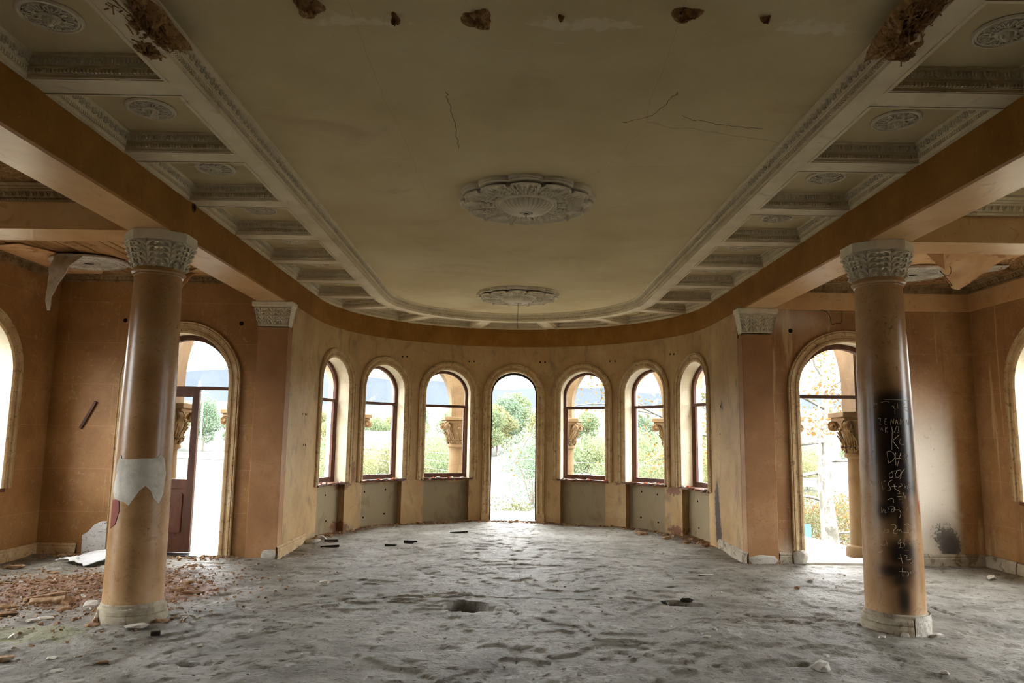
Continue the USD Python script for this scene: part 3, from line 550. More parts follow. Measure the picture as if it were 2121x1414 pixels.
# skirting
M_skr = mat('chipped_skirting', [(.3, S(150, 138, 116)), (.5, S(176, 166, 146)), (.7, S(192, 184, 168))], 5, bump=.4, bscale=50, layers=[('noise', 7, .52, .6, S(110, 92, 66), .7, (1, 1, 1), 1.0)])
SK = [(0, -.05), (.028, -.05), (.028, .1), (.02, .115), (.024, .13), (.012, .15), (0, .155)]
def skirt(nm, segs, m, lab):
    t = thing('baseboard_'+nm, lab, None, kind='structure')
    for i, P in enumerate(segs):
        P = np.array(P); h = P[1]-P[0]; L = np.linalg.norm(h); k = max(1, int(L/.55)); g = np.random.default_rng(i)
        for j in range(k):
            a_, b_ = P[0]+h*j/k, P[0]+h*(j+1-.02)/k; v, f = sweep([a_, b_], SK, loop=True); v[:, 2] += .01*(g.random()-.5); obj('board', (v, f), m, t)
skirt('right', [[(XS, 6.8), (XS, YW)], [(XS, YW), (5.32, YW)], [(3.66, YW), (3.5, YW)]], M_skr, 'pale chipped skirting of the right aisle')
skirt('left', [[(-5.7, YW), (-XS, YW)], [(-XS, YW), (-XS, 6.8)]], M_arch, 'dusty ochre skirting of the left aisle')
ca = [apse(np.array([[deg(t), 0, 0]]))[0, :2] for t in (-118.5, -110, -101, -93)]
skirt('apse_left', [[ca[1], ca[0]], [ca[2], ca[1]], [ca[3], ca[2]]], M_arch, 'ochre moulded skirting left of the apse windows')
ca = [apse(np.array([[deg(t), 0, 0]]))[0, :2] for t in (94, 103, 111, 118.5)]
skirt('apse_right', [[ca[1], ca[0]], [ca[2], ca[1]], [ca[3], ca[2]]], M_skr, 'white broken skirting right of the apse windows')
# ================================================================ columns
def motif(W, H, seed=0):
    """One carved acanthus motif, local (x along, d out, y up); W period, H height."""
    b = MB()
    for sx in (-1, 1):
        for k in range(4):
            vy = (.27+.19*k)*H
            b.add(ell((sx*.085*W, .012, vy+.012*H), (.085*W, .011, .05*H), 7, 5)); b.add(ell((sx*.15*W, .006, vy-.045*H), (.06*W, .008, .032*H), 6, 4))
            for q in range(4):
                u0, u1 = .475-.028*q, .27-.06*q; v0, v1 = vy-(.17-.025*q)*H, vy+(.078-.007*q)*H
                t = np.linspace(0, 1, 7); x = (u0+(u1-u0)*t**2.2)*W; y = v0+(v1-v0)*np.sin(t*PI/2)-.04*H*np.clip(t-.75, 0, 1)*4*.5
                b.add(tube(np.stack([sx*x, .006+.010*np.sin(t*PI*.8), y], 1), .0048, 5))
        t = np.linspace(0, 1, 16); an = sx*(PI*.5-t*3.3*PI); rr = .095*H*(1-.72*t)
        b.add(tube(np.stack([sx*.2*W+rr*np.cos(an)*1.0, .008+.012*t, .105*H+rr*np.sin(an)], 1), .0055, 5)); b.add(ell((sx*.2*W, .02, .105*H), (.010, .010, .010), 7, 5))
        t = np.linspace(0, 1, 6); b.add(tube(np.stack([sx*(.485-.01*t)*W, .004+0*t, (.05+.93*t)*H], 1), .004, 5))
    m = b.get(); m[0][:, 1] *= 1.55; return m
def octr(ang): m = ((ang+PI/8) % (PI/4))-PI/8; return 1/np.cos(m)
def bell(ang, v):
    v = np.clip(v, 0, 1.05); rc = .205+.012*v; ro = .268*octr(ang); w = np.clip(v, 0, 1)**1.35
    return rc*(1-w)+ro*w
CZ0, CZ1 = 3.062, 3.302
MOT = motif(.19, CZ1-CZ0)
def shaft_r(z): t = np.clip((z-.17)/2.83, 0, 1); return .24-.042*t+.006*np.sin(t*PI)
GRAF = [[[-105.3,1.688],[-107.9,1.537]],[[-91.1,1.669],[-105.5,1.617],[-94.7,1.551]],[[-88.2,1.637],[-91.1,1.618],[-90.7,1.592],[-86.6,1.58],[-81.1,1.586]],[[-115.6,1.425],[-118.2,1.52],[-112.8,1.53],[-105.4,1.515],[-102.0,1.483],[-106.3,1.451],[-115.6,1.425]],[[-100.8,1.515],[-101.6,1.407]],[[-90.3,1.516],[-99.4,1.398]],[[-103.1,1.461],[-91.1,1.468]],[[-82.8,1.497],[-76.9,1.51],[-74.2,1.491],[-81.8,1.452],[-74.1,1.449]],[[-131.6,1.807],[-126.0,1.81],[-130.2,1.755],[-125.1,1.76]],[[-114.5,1.805],[-118.4,1.804],[-119.0,1.755],[-115.1,1.757]],[[-118.7,1.78],[-115.6,1.781]],[[-107.5,1.756],[-106.0,1.804],[-101.6,1.758],[-100.4,1.805]],[[-97.9,1.758],[-94.3,1.803],[-92.2,1.758]],[[-96.9,1.775],[-92.7,1.775]],[[-87.9,1.756],[-86.1,1.805],[-83.1,1.773],[-78.6,1.805],[-77.6,1.757]],[[-69.1,1.8],[-68.6,1.754],[-64.0,1.758],[-61.5,1.797]],[[-129.0,1.7],[-125.4,1.733],[-123.1,1.7]],[[-127.7,1.713],[-123.8,1.713]],[[-118.5,1.733],[-119.1,1.684]],[[-113.9,1.733],[-118.8,1.71],[-113.8,1.684]],[[-105.4,1.736],[-104.5,1.688],[-100.5,1.691],[-95.8,1.74]],[[-94.2,1.733],[-90.0,1.737],[-92.9,1.714],[-90.7,1.692],[-95.0,1.685]],[[-116.2,1.97],[-58.8,1.967]],[[-124.4,1.947],[-114.8,1.957],[-107.1,1.948]],[[-136.6,1.945],[-136.7,1.929]],[[-133.2,1.945],[-133.4,1.928]],[[-102.9,1.908],[-99.5,1.921],[-98.3,1.895]],[[-90.7,1.944],[-89.9,1.892]],[[-99.1,1.895],[-95.0,1.895],[-97.2,1.882],[-97.7,1.846]],[[-79.7,1.941],[-77.7,1.896]],[[-71.3,1.939],[-80.4,1.909],[-63.5,1.865]],[[-74.3,1.906],[-63.6,1.907]],[[-142.9,1.547],[-150.6,1.501],[-151.0,1.469],[-145.0,1.447],[-158.5,1.406]],[[-110.6,1.352],[-116.0,1.336],[-115.7,1.304],[-109.8,1.305],[-107.9,1.337],[-112.1,1.354],[-101.5,1.363],[-93.5,1.373],[-91.4,1.351],[-96.0,1.312],[-102.4,1.302],[-104.2,1.331],[-100.0,1.363]],[[-83.1,1.386],[-90.6,1.351],[-95.5,1.293]],[[-131.8,1.266],[-128.8,1.197],[-125.6,1.217]],[[-126.4,1.27],[-123.4,1.274]],[[-110.1,1.285],[-116.9,1.269],[-118.0,1.237],[-113.9,1.212],[-117.1,1.19],[-121.5,1.192]],[[-113.0,1.228],[-102.6,1.23]],[[-107.6,1.248],[-106.6,1.21],[-97.9,1.189],[-96.7,1.17],[-102.7,1.173]],[[-94.5,1.259],[-90.8,1.24],[-98.9,1.224]],[[-87.3,1.253],[-85.4,1.215],[-83.2,1.237],[-79.7,1.234],[-81.1,1.209],[-77.0,1.228],[-74.4,1.209],[-70.9,1.227],[-66.9,1.205]],[[-73.1,1.265],[-77.5,1.247]],[[-103.1,1.148],[-91.5,1.146],[-93.2,1.089]],[[-99.7,1.123],[-94.3,1.124]],[[-87.3,1.155],[-84.9,1.146],[-86.9,1.13],[-88.4,1.14],[-87.3,1.155]],[[-90.9,1.183],[-89.7,1.158]],[[-120.3,1.114],[-114.2,1.134],[-110.0,1.125],[-110.4,1.093]],[[-121.0,1.051],[-119.8,1.035]],[[-117.3,1.061],[-110.1,1.062],[-109.0,1.031],[-114.3,1.011],[-116.2,1.03],[-111.8,1.043],[-106.1,1.032],[-100.2,1.036],[-97.6,1.008],[-100.4,0.97]],[[-133.5,1.05],[-134.1,1.0],[-129.2,1.039]],[[-127.0,1.033],[-128.1,1.002],[-123.7,1.009]],[[-82.2,1.058],[-85.2,1.033]],[[-117.1,0.905],[-114.1,0.919],[-108.5,0.907],[-108.2,0.882],[-113.3,0.868],[-113.0,0.837],[-107.3,0.839],[-106.9,0.87],[-103.2,0.877],[-103.5,0.852],[-100.3,0.877],[-98.4,0.853]],[[-129.0,0.867],[-131.5,0.838],[-125.0,0.84],[-120.5,0.86],[-123.2,0.872],[-125.5,0.859]],[[-92.9,0.912],[-85.5,0.925],[-78.0,0.903]],[[-88.2,0.909],[-85.0,0.86],[-83.1,0.823]],[[-95.5,0.847],[-84.2,0.853]],[[-138.5,0.741],[-134.2,0.725],[-130.4,0.742]],[[-128.5,0.783],[-125.5,0.731]],[[-107.0,0.759],[-100.6,0.8],[-103.1,0.725]],[[-106.3,0.753],[-99.7,0.766]],[[-96.2,0.797],[-92.5,0.791],[-96.8,0.76],[-92.2,0.761],[-95.8,0.727]],[[-105.3,0.722],[-98.1,0.723]],[[-96.1,0.705],[-86.0,0.706]],[[-86.0,0.755],[-79.7,0.773],[-76.5,0.748],[-81.3,0.736],[-84.3,0.758]],[[-145.6,0.672],[-140.9,0.669],[-136.1,0.687]],[[-103.2,0.667],[-100.0,0.591]],[[-107.2,0.636],[-100.7,0.64]],[[-95.3,0.662],[-90.7,0.666],[-90.2,0.644],[-94.3,0.632],[-86.7,0.623],[-78.8,0.638],[-79.5,0.601],[-84.6,0.599]],[[-101.2,0.557],[-100.8,0.488]],[[-107.9,0.528],[-92.9,0.528]],[[-91.3,0.534],[-88.6,0.51],[-91.9,0.492]],[[-86.8,0.522],[-83.3,0.534],[-83.7,0.513],[-86.5,0.519]],[[-80.8,0.534],[-78.5,0.516],[-75.3,0.54]]]
def make_column(sg, label):
    t = thing('column', label, 'column', (sg*XC, YC, 0))
    right = sg > 0
    nz, na = 150, 120
    z = np.linspace(.15, 3.02, nz); an = np.arange(na)*2*PI/na
    A, Z = np.meshgrid(an, z, indexing='ij'); rr = shaft_r(Z); P = np.stack([rr*np.cos(A), rr*np.sin(A), Z], -1)
    dg = ((np.degrees(A)+180) % 360)-180
    def bl(c, zc, wa, wz, amp=1.0): return amp*np.exp(-(np.abs((dg-c)/wa)**2.6)-(np.abs((Z-zc)/wz)**2.6))
    soot = dg*0; sc = dg*0; dust = dg*0+np.clip(.45-Z, 0, 1)*.7
    if right:
        soot = np.maximum.reduce([bl(-98, 1.95, 48, .11, .97), bl(-95, 1.78, 60, .22, 1), bl(-97, 1.55, 52, .26, 1), bl(-97, 1.36, 46, .22, .99), bl(-82, 1.24, 30, .10, .97), bl(-112, 1.15, 24, .24, .9), bl(-126, 1.03, 20, .09, .93), bl(-100, .98, 10, .24, .85), bl(-99, .68, 29, .12, .99), bl(-112, .53, 34, .06, .93), bl(-104, .46, 18, .07, .8), bl(-100, .3, 13, .16, .85)])
        sc = np.maximum.reduce([bl(-108, 1.6, 60, .55, .95), bl(-105, 1.1, 55, .35, .85), bl(-104, .6, 42, .28, .85), bl(-104, .3, 30, .2, .6)])
    else:
        dust += bl(-60, .85, 40, .12, .35)
        sc = bl(-70, .45, 10, .2, .35)+bl(-75, .85, 45, .06, .3)
    obj('shaft', (P.reshape(-1, 3), tri(gridf(na, nz, True, False))), M_col, t, smooth=True, mask={'soot': soot.ravel(), 'scorch': sc.ravel(), 'dust': dust.ravel()})
    pr = np.array([(.0, -.06), (.282, -.06), (.284, .02), (.284, .06), (.276, .085), (.266, .088), (.264, .092), (.27, .098), (.27, .125), (.262, .14), (.252, .145), (.25, .15), (.25, .168), (.243, .178), (.236, .18)])
    n = 96; a_ = np.arange(n)*2*PI/n; B = np.stack([pr[None, :, 0]*np.cos(a_)[:, None], pr[None, :, 0]*np.sin(a_)[:, None], np.broadcast_to(pr[:, 1], (n, len(pr)))], -1)
    ns = meshkit.fbm(B.reshape(-1, 3)*14+sg*7, 3, 2).reshape(n, -1); dgb = ((np.degrees(a_)+180) % 360)-180
    cut = ((dgb > -88) & (dgb < 5)) if right else (np.abs(dgb+125) < 16)
    f = np.where(cut[:, None] & (pr[None, :, 0] > .246), (.25+.012*ns)/np.maximum(pr[None, :, 0], .01), 1-.02*(ns-.4)); f = np.minimum(f, 1); f[:, 0] = 1
    B[..., :2] *= f[..., None]
    obj('base', (B.reshape(-1, 3), tri(gridf(n, len(pr), True, False))), M_base, t, smooth=False)
    if right:
        aa = np.radians(np.linspace(-86, 2, 40)); zz = np.linspace(-.03, .17, 14); A2, Z2 = np.meshgrid(aa, zz, indexing='ij'); r2 = .262+.012*meshkit.fbm(np.stack([A2*9, Z2*40, 0*A2], -1), 3, 4)
        obj('bare_base_patch', (np.stack([r2*np.cos(A2), r2*np.sin(A2), Z2], -1).reshape(-1, 3), tri(gridf(40, 14))), M_chip, t, label='broken white patch where the base moulding has fallen off')
    obj('neck_ring', lathe([(.198, 2.995), (.208, 2.998), (.21, 3.006), (.207, 3.012), (.22, 3.018), (.228, 3.028), (.226, 3.04), (.216, 3.05), (.214, 3.066), (.19, 3.07)], 72), M_col, t, smooth=40)
    cap = thing('capital', None, None, parent=t)
    an = np.arange(96)*2*PI/96; vv = np.linspace(-.02, 1.02, 12); A3, V3 = np.meshgrid(an, vv, indexing='ij'); rb = bell(A3, V3)
    obj('bell', (np.stack([rb*np.cos(A3), rb*np.sin(A3), CZ0+V3*(CZ1-CZ0)], -1).reshape(-1, 3), tri(gridf(96, 12, True, False))), M_cap, cap, smooth=40)
    ab = [np.array([(s*math.cos(PI/8+k*PI/4)/math.cos(PI/8), s*math.sin(PI/8+k*PI/4)/math.cos(PI/8)) for k in range(8)]) for s in (.272, .28, .28, .276)]
    zs = (3.296, 3.302, 3.382, 3.3855); pts = np.vstack([np.column_stack([p, np.full(8, q)]) for p, q in zip(ab, zs)])
    obj('abacus', m3.Manifold.hull_points(pts), M_cap, cap)
    for k in range(8):
        ph = PI/8+k*PI/4; mv = MOT[0]; ang = ph+mv[:, 0]/.19*PI/4; v_ = mv[:, 2]/(CZ1-CZ0); rad = bell(ang, v_)+mv[:, 1]
        obj('acanthus_leaf', (np.stack([rad*np.cos(ang), rad*np.sin(ang), CZ0+mv[:, 2]], 1), MOT[1]), M_cap, cap, smooth=True)
    return t
colL = make_column(-1, 'left column of pinkish scagliola with a band of bare white plaster showing halfway down')
colR = make_column(1, 'right column blackened by soot and scratched all over with graffiti')
def oncol(ang, z, off=0.0): r = shaft_r(np.asarray(z))+off; a = np.radians(ang); return np.stack([r*np.cos(a), r*np.sin(a), np.asarray(z)], -1)
gb = MB()
for s in GRAF:
    s = np.array(s, float); L = np.concatenate([[0], np.cumsum(np.hypot(np.diff(s[:, 0])*.004, np.diff(s[:, 1])))]); n = max(3, int(L[-1]/.012)+1); q = np.linspace(0, L[-1], n)
    gb.add(tube(oncol(np.interp(q, L, s[:, 0]), np.interp(q, L, s[:, 1]), .0004), .0017, 4))
obj('graffiti', gb, M_scr, colR, label='pale scratched graffiti letters', smooth=False)
obj('plaster_chip', MB().add(rough_patch(0, 0, 0, .012, .06, .004, 5, 14), lambda v: oncol(-48+v[:, 0]/.22*57.3, 1.05+v[:, 1], .001)+0*v), M_brick, colR)
def colpatch(poly, off):
    p = Polygon([(a*.004, z) for a, z in poly]); k = extrude(p, .003).refine_to_length(.02).to_mesh(); v = np.array(k.vert_properties[:, :3], float)
    nz = meshkit.fbm(np.stack([v[:, 0]*60, v[:, 1]*60, 0*v[:, 0]], -1), 3, 8)
    return oncol(v[:, 0]/.004, v[:, 1], off+v[:, 2]*(1+nz)), np.array(k.tri_verts)
obj('bare_plaster_patch', colpatch([(-115.1, 1.407), (-112.5, 1.377), (-90, 1.372), (-70, 1.38), (-47.4, 1.379), (-38, 1.39), (-30.2, 1.42), (-21, 1.378), (-14, 1.253), (-19.1, 1.075), (-27.8, .99), (-39.7, 1.04), (-47.5, 1.109), (-57.8, 1.15), (-67.9, 1.111), (-76.2, 1.058), (-86, .987), (-97, 1.017), (-122.7, 1.04), (-132, 1.1), (-125.8, 1.241), (-126.4, 1.322)], .0005), M_patch, colL, label='ragged band of bare white plaster')
obj('red_paint_patch', colpatch([(-130, 1.03), (-109.6, 1.036), (-106.5, .937), (-114.3, .829), (-130, .79)], .0004), M_red, colL, label='patch of red paint')

# pilasters at the mouth of the apse
for sg, nm in ((-1, 'left'), (1, 'right')):
    t = thing('pilaster', f'flat plastered pilaster with a carved capital at the {nm} mouth of the apse', 'pilaster', (sg*XB, YP, 0), group=None)
    ox = lambda v: v*[sg, 1, 1]                       # x from the apse edge outwards
    w = .4065
    obj('shaft', MB().add(cbox(0, w, -.004, .185, -.05, 3.0, .006), ox), M_pil, t)
    obj('neck_band', MB().add(cbox(-.012, w+.012, -.02, .1, 2.985, 3.035, .006), ox), M_pil, t)
    obj('foot', MB().add((lambda c: (c[0]*[1, .35, 1]+[.09 if sg < 0 else .2, -.0, .05], c[1]))(chunk(21 if sg < 0 else 22, .11 if sg < 0 else .2, .07, .075, 40)), ox), M_chip, t)
    cap = thing('capital', None, None, parent=t)
    z0, z1 = 3.05, 3.315
    k = m3.Manifold.hull_points(np.array([(x, y, z) for x0, x1, y0, z in ((.0, w, -.012, z0), (-.045, w+.055, -.055, z1)) for x in (x0, x1) for y in (y0, .15)]))
    obj('bell', MB().add(k, ox), M_cap, cap)
    obj('abacus', MB().add(cbox(-.065, w+.085, -.075, .15, z1-.002, ZB, .012), ox), M_cap, cap)
    pm = motif(w/3, z1-z0)
    for j, xc in enumerate((0, w/3, 2*w/3, w)):
        v = pm[0].copy()
        keep = None
        fv_ = v[:, 2]/(z1-z0); x = xc+v[:, 0]
        if j in (0, 3):
            x = np.where((x < 0) if j == 0 else (x > w), (0 if j == 0 else w)+0*x, x)
        xs = x+(x/w-.45)*.10*fv_; y = -.012-.043*fv_-v[:, 1]
        obj('acanthus_leaf', MB().add((np.stack([xs, y, z0+v[:, 2]], 1), pm[1]), ox), M_cap, cap, smooth=True)

# ================================================================ ceiling ornaments
def make_rosette(loc, label):
    t = thing('coffer_rosette', label, 'ceiling rosette', loc, group='carved rosettes in the coffers')
    r = .165
    obj('dish', lathe([(r, .002), (r+.004, -.006), (r-.004, -.016), (r-.014, -.018), (r-.018, -.009), (r-.024, -.012), (r-.03, -.012), (r-.034, -.005), (.09, -.006), (.0, -.010)], 48), M_orn, t, smooth=35)
    for k in range(8):
        a_ = k*PI/4; b = MB()
        for sx in (-1, 1):
            tt = np.linspace(0, 1, 14); an = sx*(-.3+tt*4.4); q = .034*(1-.62*tt)
            b.add(tube(np.stack([.094+q*np.cos(an), sx*.018+q*np.sin(an)*.9, -.012-.008*tt], 1), .0055*(1-.4*tt), 5))
            b.add(tube(np.stack([.045+.085*tt, sx*(.006+.026*tt**1.6), -.012-.006*np.sin(tt*PI)], 1), .0042, 5))
        b.add(ell((.08, 0, -.012), (.03, .009, .008), 8, 5)); b.add(ell((.122, 0, -.010), (.008, .006, .006), 6, 4))
        c, s = math.cos(a_), math.sin(a_); obj('scroll_leaf', MB().add(b.get(), lambda v: np.stack([v[:, 0]*c-v[:, 1]*s, v[:, 0]*s+v[:, 1]*c, v[:, 2]], 1)), M_orn, t, smooth=True)
    obj('collar', lathe([(.056, -.006), (.058, -.02), (.05, -.028), (.04, -.028), (.034, -.02)], 32), M_orn, t, smooth=40)
    b = MB(lathe([(.034, -.018), (.034, -.03), (.026, -.048), (.012, -.062), (0, -.066)], 20))
    for k in range(6): a_ = k*PI/3; b.add(ell((.024*math.cos(a_), .024*math.sin(a_), -.038), (.011, .011, .02), 6, 5))
    obj('bud', b, M_orn, t, smooth=True)
    return t
ORD = ['first', 'second', 'third', 'fourth', 'fifth', 'sixth', 'seventh', 'eighth', 'ninth']
proto = None
for P, cen, i, sg in coffers:
    if i < -2: continue
    if i >= 10: lab = f'carved plaster rosette in the {ORD[i-10]} coffer from the left around the apse curve'
    else: lab = f'carved plaster rosette in the {"left" if sg < 0 else "right"} row, {ORD[i+2]} coffer counted from the viewer'
    if proto is None: proto = make_rosette((cen[0], cen[1], ZM), lab)
    else: dup(proto, (cen[0], cen[1], ZM), (i*.7+sg), lab)
def make_medallion(loc, label, wire):
    t = thing('ceiling_medallion', label, 'ceiling medallion', loc, rz=math.radians(-2), group=None)
    Rm, TH = .66, .05; h = PI/12
    def edge(u): return Rm*(.915+.085*np.cos(u/h*PI/2)**.62)
    a_ = np.linspace(0, 2*PI, 361)[:-1]; u = ((a_+PI/12+PI/2) % (PI/6))-PI/12; e = edge(np.clip(u, -h, h))
    pr = [(1.0, .004), (1.0, -.02), (.988, -.026), (.988, -.036), (.975, -.042), (.955, -.046), (.90, -.044), (.35, -.044), (.0, -.044)]
    v = np.stack([np.stack([e*k*np.cos(a_), e*k*np.sin(a_), 0*a_+z], -1) for k, z in pr], 1).reshape(-1, 3)
    obj('plate', (v, tri(gridf(360, len(pr), True, False))), M_orn, t, smooth=30)
    nu, nv = 41, 44
    for k in range(12):
        ph = k*PI/6-PI/2
        uu = np.linspace(-h*.97, h*.97, nu); ww = np.linspace(0, 1, nv); U, V = np.meshgrid(uu, ww, indexing='ij')
        re = edge(U)*.955; rad = .30+(re-.30)*V; x = U/h
        hh = .004+.018*np.exp(-((V-.97)/.045)**2)+.012*np.exp(-((V-.87)/.03)**2)+.016*np.exp(-((np.abs(x)-.93)/.06)**2)*(V > .35)+.007*np.cos(x*16+4*np.sin(V*3))*np.sin(V*PI)*(V < .85)+.012*np.exp(-(x/.12)**2)*np.sin(V*PI); hh = hh*1.7
        an = ph+U
        obj('petal', (np.stack([rad*np.cos(an), rad*np.sin(an), -.042-hh], -1).reshape(-1, 3), tri(gridf(nu, nv))), M_orn, t, smooth=True)
        b = MB(); g = np.random.default_rng(k)
        for sx in (-1, 0, 1):
            for q in range(4):
                r_ = .31+.05*q; aa = ph+sx*(.085+.01*q)+h*(1 if False else 0); b.add(ell((r_*math.cos(aa), r_*math.sin(aa), -.064), (.017, .017, .014), 7, 5))
            tt = np.linspace(0, 1, 10); rr_ = .3+.24*tt; aa = ph+sx*(.16+.09*np.sin(tt*PI))
            b.add(tube(np.stack([rr_*np.cos(aa), rr_*np.sin(aa), -.06+.01*tt], 1), .007*(1-.5*tt), 5))
        aa = ph+h
        for sx in (-1, 1):
            tt = np.linspace(0, 1, 9); rr_ = .31+.20*tt; a2 = aa+sx*(.02+.12*tt**2); b.add(tube(np.stack([rr_*np.cos(a2), rr_*np.sin(a2), -.062+.012*tt], 1), .007*(1-.4*tt), 5))
        b.add(ell((.43*math.cos(aa), .43*math.sin(aa), -.058), (.03, .03, .012), 8, 5))
        obj('leaf_spray', b, M_orn, t, smooth=True)
    obj('ring', lathe([(.29, -.044), (.30, -.058), (.292, -.07), (.278, -.072), (.27, -.064), (.26, -.068), (.25, -.078), (.238, -.078), (.232, -.068)], 72), M_orn, t, smooth=40)
    b = MB()
    for k in range(60): a2 = k*PI/30; b.add(ell((.244*math.cos(a2), .244*math.sin(a2), -.08), (.009, .009, .008), 6, 4))
    obj('bead_course', b, M_orn, t, kind='stuff')
    n = 320; a2 = np.arange(n)*2*PI/n; tt = np.linspace(0, 1, 18); A_, T_ = np.meshgrid(a2, tt, indexing='ij')
    rr_ = .232*np.cos(T_*PI/2*.93)**.8+.022; rr_ = rr_*(1-.09*(1-np.abs(np.cos(A_*16))**.5)*np.sin(T_*PI*.9+.2)); zz = -.066-.085*np.sin(T_*PI/2)
    obj('fluted_dome', (np.stack([rr_*np.cos(A_), rr_*np.sin(A_), zz], -1).reshape(-1, 3), tri(gridf(n, 18, True, False))), M_orn, t, smooth=True)
    obj('collar', lathe([(.055, -.146), (.05, -.158), (.036, -.16), (.028, -.152), (.026, -.12)], 32), M_orn, t, smooth=40)
    obj('hook_hole', lathe([(.027, -.149), (0, -.149)], 24), M_void, t)
    q = [(0, 0, -.12), (0, 0, -.19)] if not wire else [(0, 0, -.12), (.004, 0, -.25), (-.004, 0, -.4), (.002, 0, -.56)]
    obj('hook' if not wire else 'wire', tube(q, .004 if not wire else .0035, 5), M_dark, t)
    return t
make_medallion((.0596, 6.672, ZM), 'scalloped plaster ceiling medallion with a fluted boss, the nearer and larger of two', False)
make_medallion((.0495, 11.343, ZM), 'scalloped plaster ceiling medallion with a dangling wire, farther away over the apse', True)
def aisle_medallion(loc, rx, label, tilt, full=True):
    t = thing('ceiling_medallion', label, 'ceiling medallion', loc)
    tl = lambda v: np.stack([v[:, 0], v[:, 1], v[:, 2]+v[:, 0]*tilt[0]+v[:, 1]*tilt[1]], 1)
    obj('disc', MB().add(lathe([(0, -.02), (.07, -.02), (.08, -.035), (.10, -.035), (.11, -.02), (rx-.11, -.018), (rx-.1, -.03), (rx-.085, -.036), (rx-.07, -.028), (rx-.03, -.034), (rx-.01, -.026), (rx, -.01), (rx-.01, .012), (0, .012)], 72), tl), M_chip, t, smooth=35)
    b = MB()
    for k in range(30):
        a2 = k*PI/15; c, s = math.cos(a2), math.sin(a2); b.add(tube([(.12*c, .12*s, -.022), ((rx-.13)*c, (rx-.13)*s, -.021)], .006, 5)); b.add(ell(((rx-.05)*c, (rx-.05)*s, -.036), (.022, .022, .009), 6, 4))
    obj('ray_course', MB().add(b.get(), tl), M_chip, t, kind='stuff')
    obj('dark_centre', MB().add(lathe([(.068, -.022), (0, -.022)], 24), tl), M_void, t)
    return t
aisle_medallion((-5.35, 8.9, ZA-.05), .44, 'loosened round plaster medallion hanging from the boarded left aisle ceiling', (.03, .04))
aisle_medallion((5.0, 8.95, ZA-.03), .42, 'round white plaster medallion on the right aisle ceiling behind the hanging sheet', (0, .0))
# hanging sheets of plaster
def curtain(P, thick, seed, m, name, label, cat, crumple=.05):
    """P: grid of 3d points (rows, cols), gently crumpled; closed with a back face."""
    P = np.array(P, float); n, k = P.shape[:2]
    from scipy.ndimage import zoom as zm
    Q = np.stack([zm(P[..., i], (24/n, 24/k), order=1 if min(n, k) < 4 else 3, mode='nearest') for i in range(3)], -1)
    q = meshkit.fbm(Q*7, 3, seed)-.5; Q = Q+q[..., None]*crumple
    du = np.gradient(Q, axis=0); dv = np.gradient(Q, axis=1); nn = np.cross(du, dv); nn /= np.linalg.norm(nn, axis=-1, keepdims=True)+1e-9
    s = Q.shape[:2]; F = tri(gridf(*s)); N = s[0]*s[1]; a_ = Q.reshape(-1, 3); b_ = (Q+nn*thick).reshape(-1, 3)
    id_ = np.arange(N).reshape(s); rim = np.concatenate([id_[0, :-1], id_[:-1, -1], id_[-1, :0:-1], id_[:0:-1, 0]]); r2 = np.roll(rim, -1)
    W_ = tri(np.stack([rim, rim+N, r2+N, r2], 1))
    return obj(name, (np.vstack([a_, b_]), np.vstack([F, F[:, ::-1]+N, W_])), m, smooth=35, label=label, cat=cat)
curtain([[(-5.52, 8.5, 3.70), (-5.18, 8.52, 3.71)], [(-5.5, 8.35, 3.5), (-5.27, 8.38, 3.52)], [(-5.46, 8.3, 3.22), (-5.36, 8.3, 3.26)], [(-5.44, 8.3, 2.98), (-5.41, 8.3, 2.98)]], .012, 3, M_chip, 'hanging_plaster_strip', 'pale ragged strip of plaster dangling from the left aisle medallion', 'plaster strip')
curtain([[(-4.66, 9.6, 3.73), (-4.2, 9.5, 3.73)], [(-4.52, 9.4, 3.6), (-4.28, 9.4, 3.66)], [(-4.42, 9.3, 3.42), (-4.38, 9.3, 3.44)]], .012, 4, M_sheet, 'hanging_plaster_flap', 'brown plaster flap curling down beside the left column capital', 'plaster flap')
curtain([[(4.42, 7.0, 3.74), (5.0, 7.0, 3.745), (5.34, 7.05, 3.745)], [(4.42, 7.4, 3.64), (4.95, 7.35, 3.6), (5.28, 7.25, 3.66)], [(4.62, 7.7, 3.46), (4.92, 7.7, 3.42), (5.12, 7.55, 3.52)], [(4.84, 7.9, 3.33), (4.92, 7.9, 3.31), (4.98, 7.8, 3.36)]], .012, 5, M_sheet, 'hanging_plaster_sheet', 'large triangular sheet of plaster sagging from the right aisle ceiling', 'plaster sheet')
curtain([[(4.16, 7.2, 3.745), (4.36, 7.2, 3.745)], [(4.16, 7.22, 3.55), (4.36, 7.24, 3.52)], [(4.28, 7.24, 3.42), (4.37, 7.24, 3.36)]], .01, 6, M_sheet, 'hanging_plaster_scrap', 'small torn plaster scrap hanging left of the large sagging sheet', 'plaster scrap')
tt = np.linspace(0, 1, 40)
obj('wire', tube(np.stack([4.6+.06*np.sin(tt*9), 7.6+0*tt, 3.5-.2*tt+.05*np.cos(tt*11)], 1), .003, 5), M_dark, smooth=True, label='thin curled wire below the sagging plaster sheet', cat='wire')
obj('wooden_slat', MB().add(cbox(-.2, .2, -.012, .012, -.018, .018, .004), lambda v: np.stack([-5.69+v[:, 0]*.44-v[:, 2]*.9, YW-.02+v[:, 1], 1.825+v[:, 0]*.9+v[:, 2]*.44], 1)), M_wood, label='brown wooden slat fixed at a slant on the left aisle end wall', cat='slat')
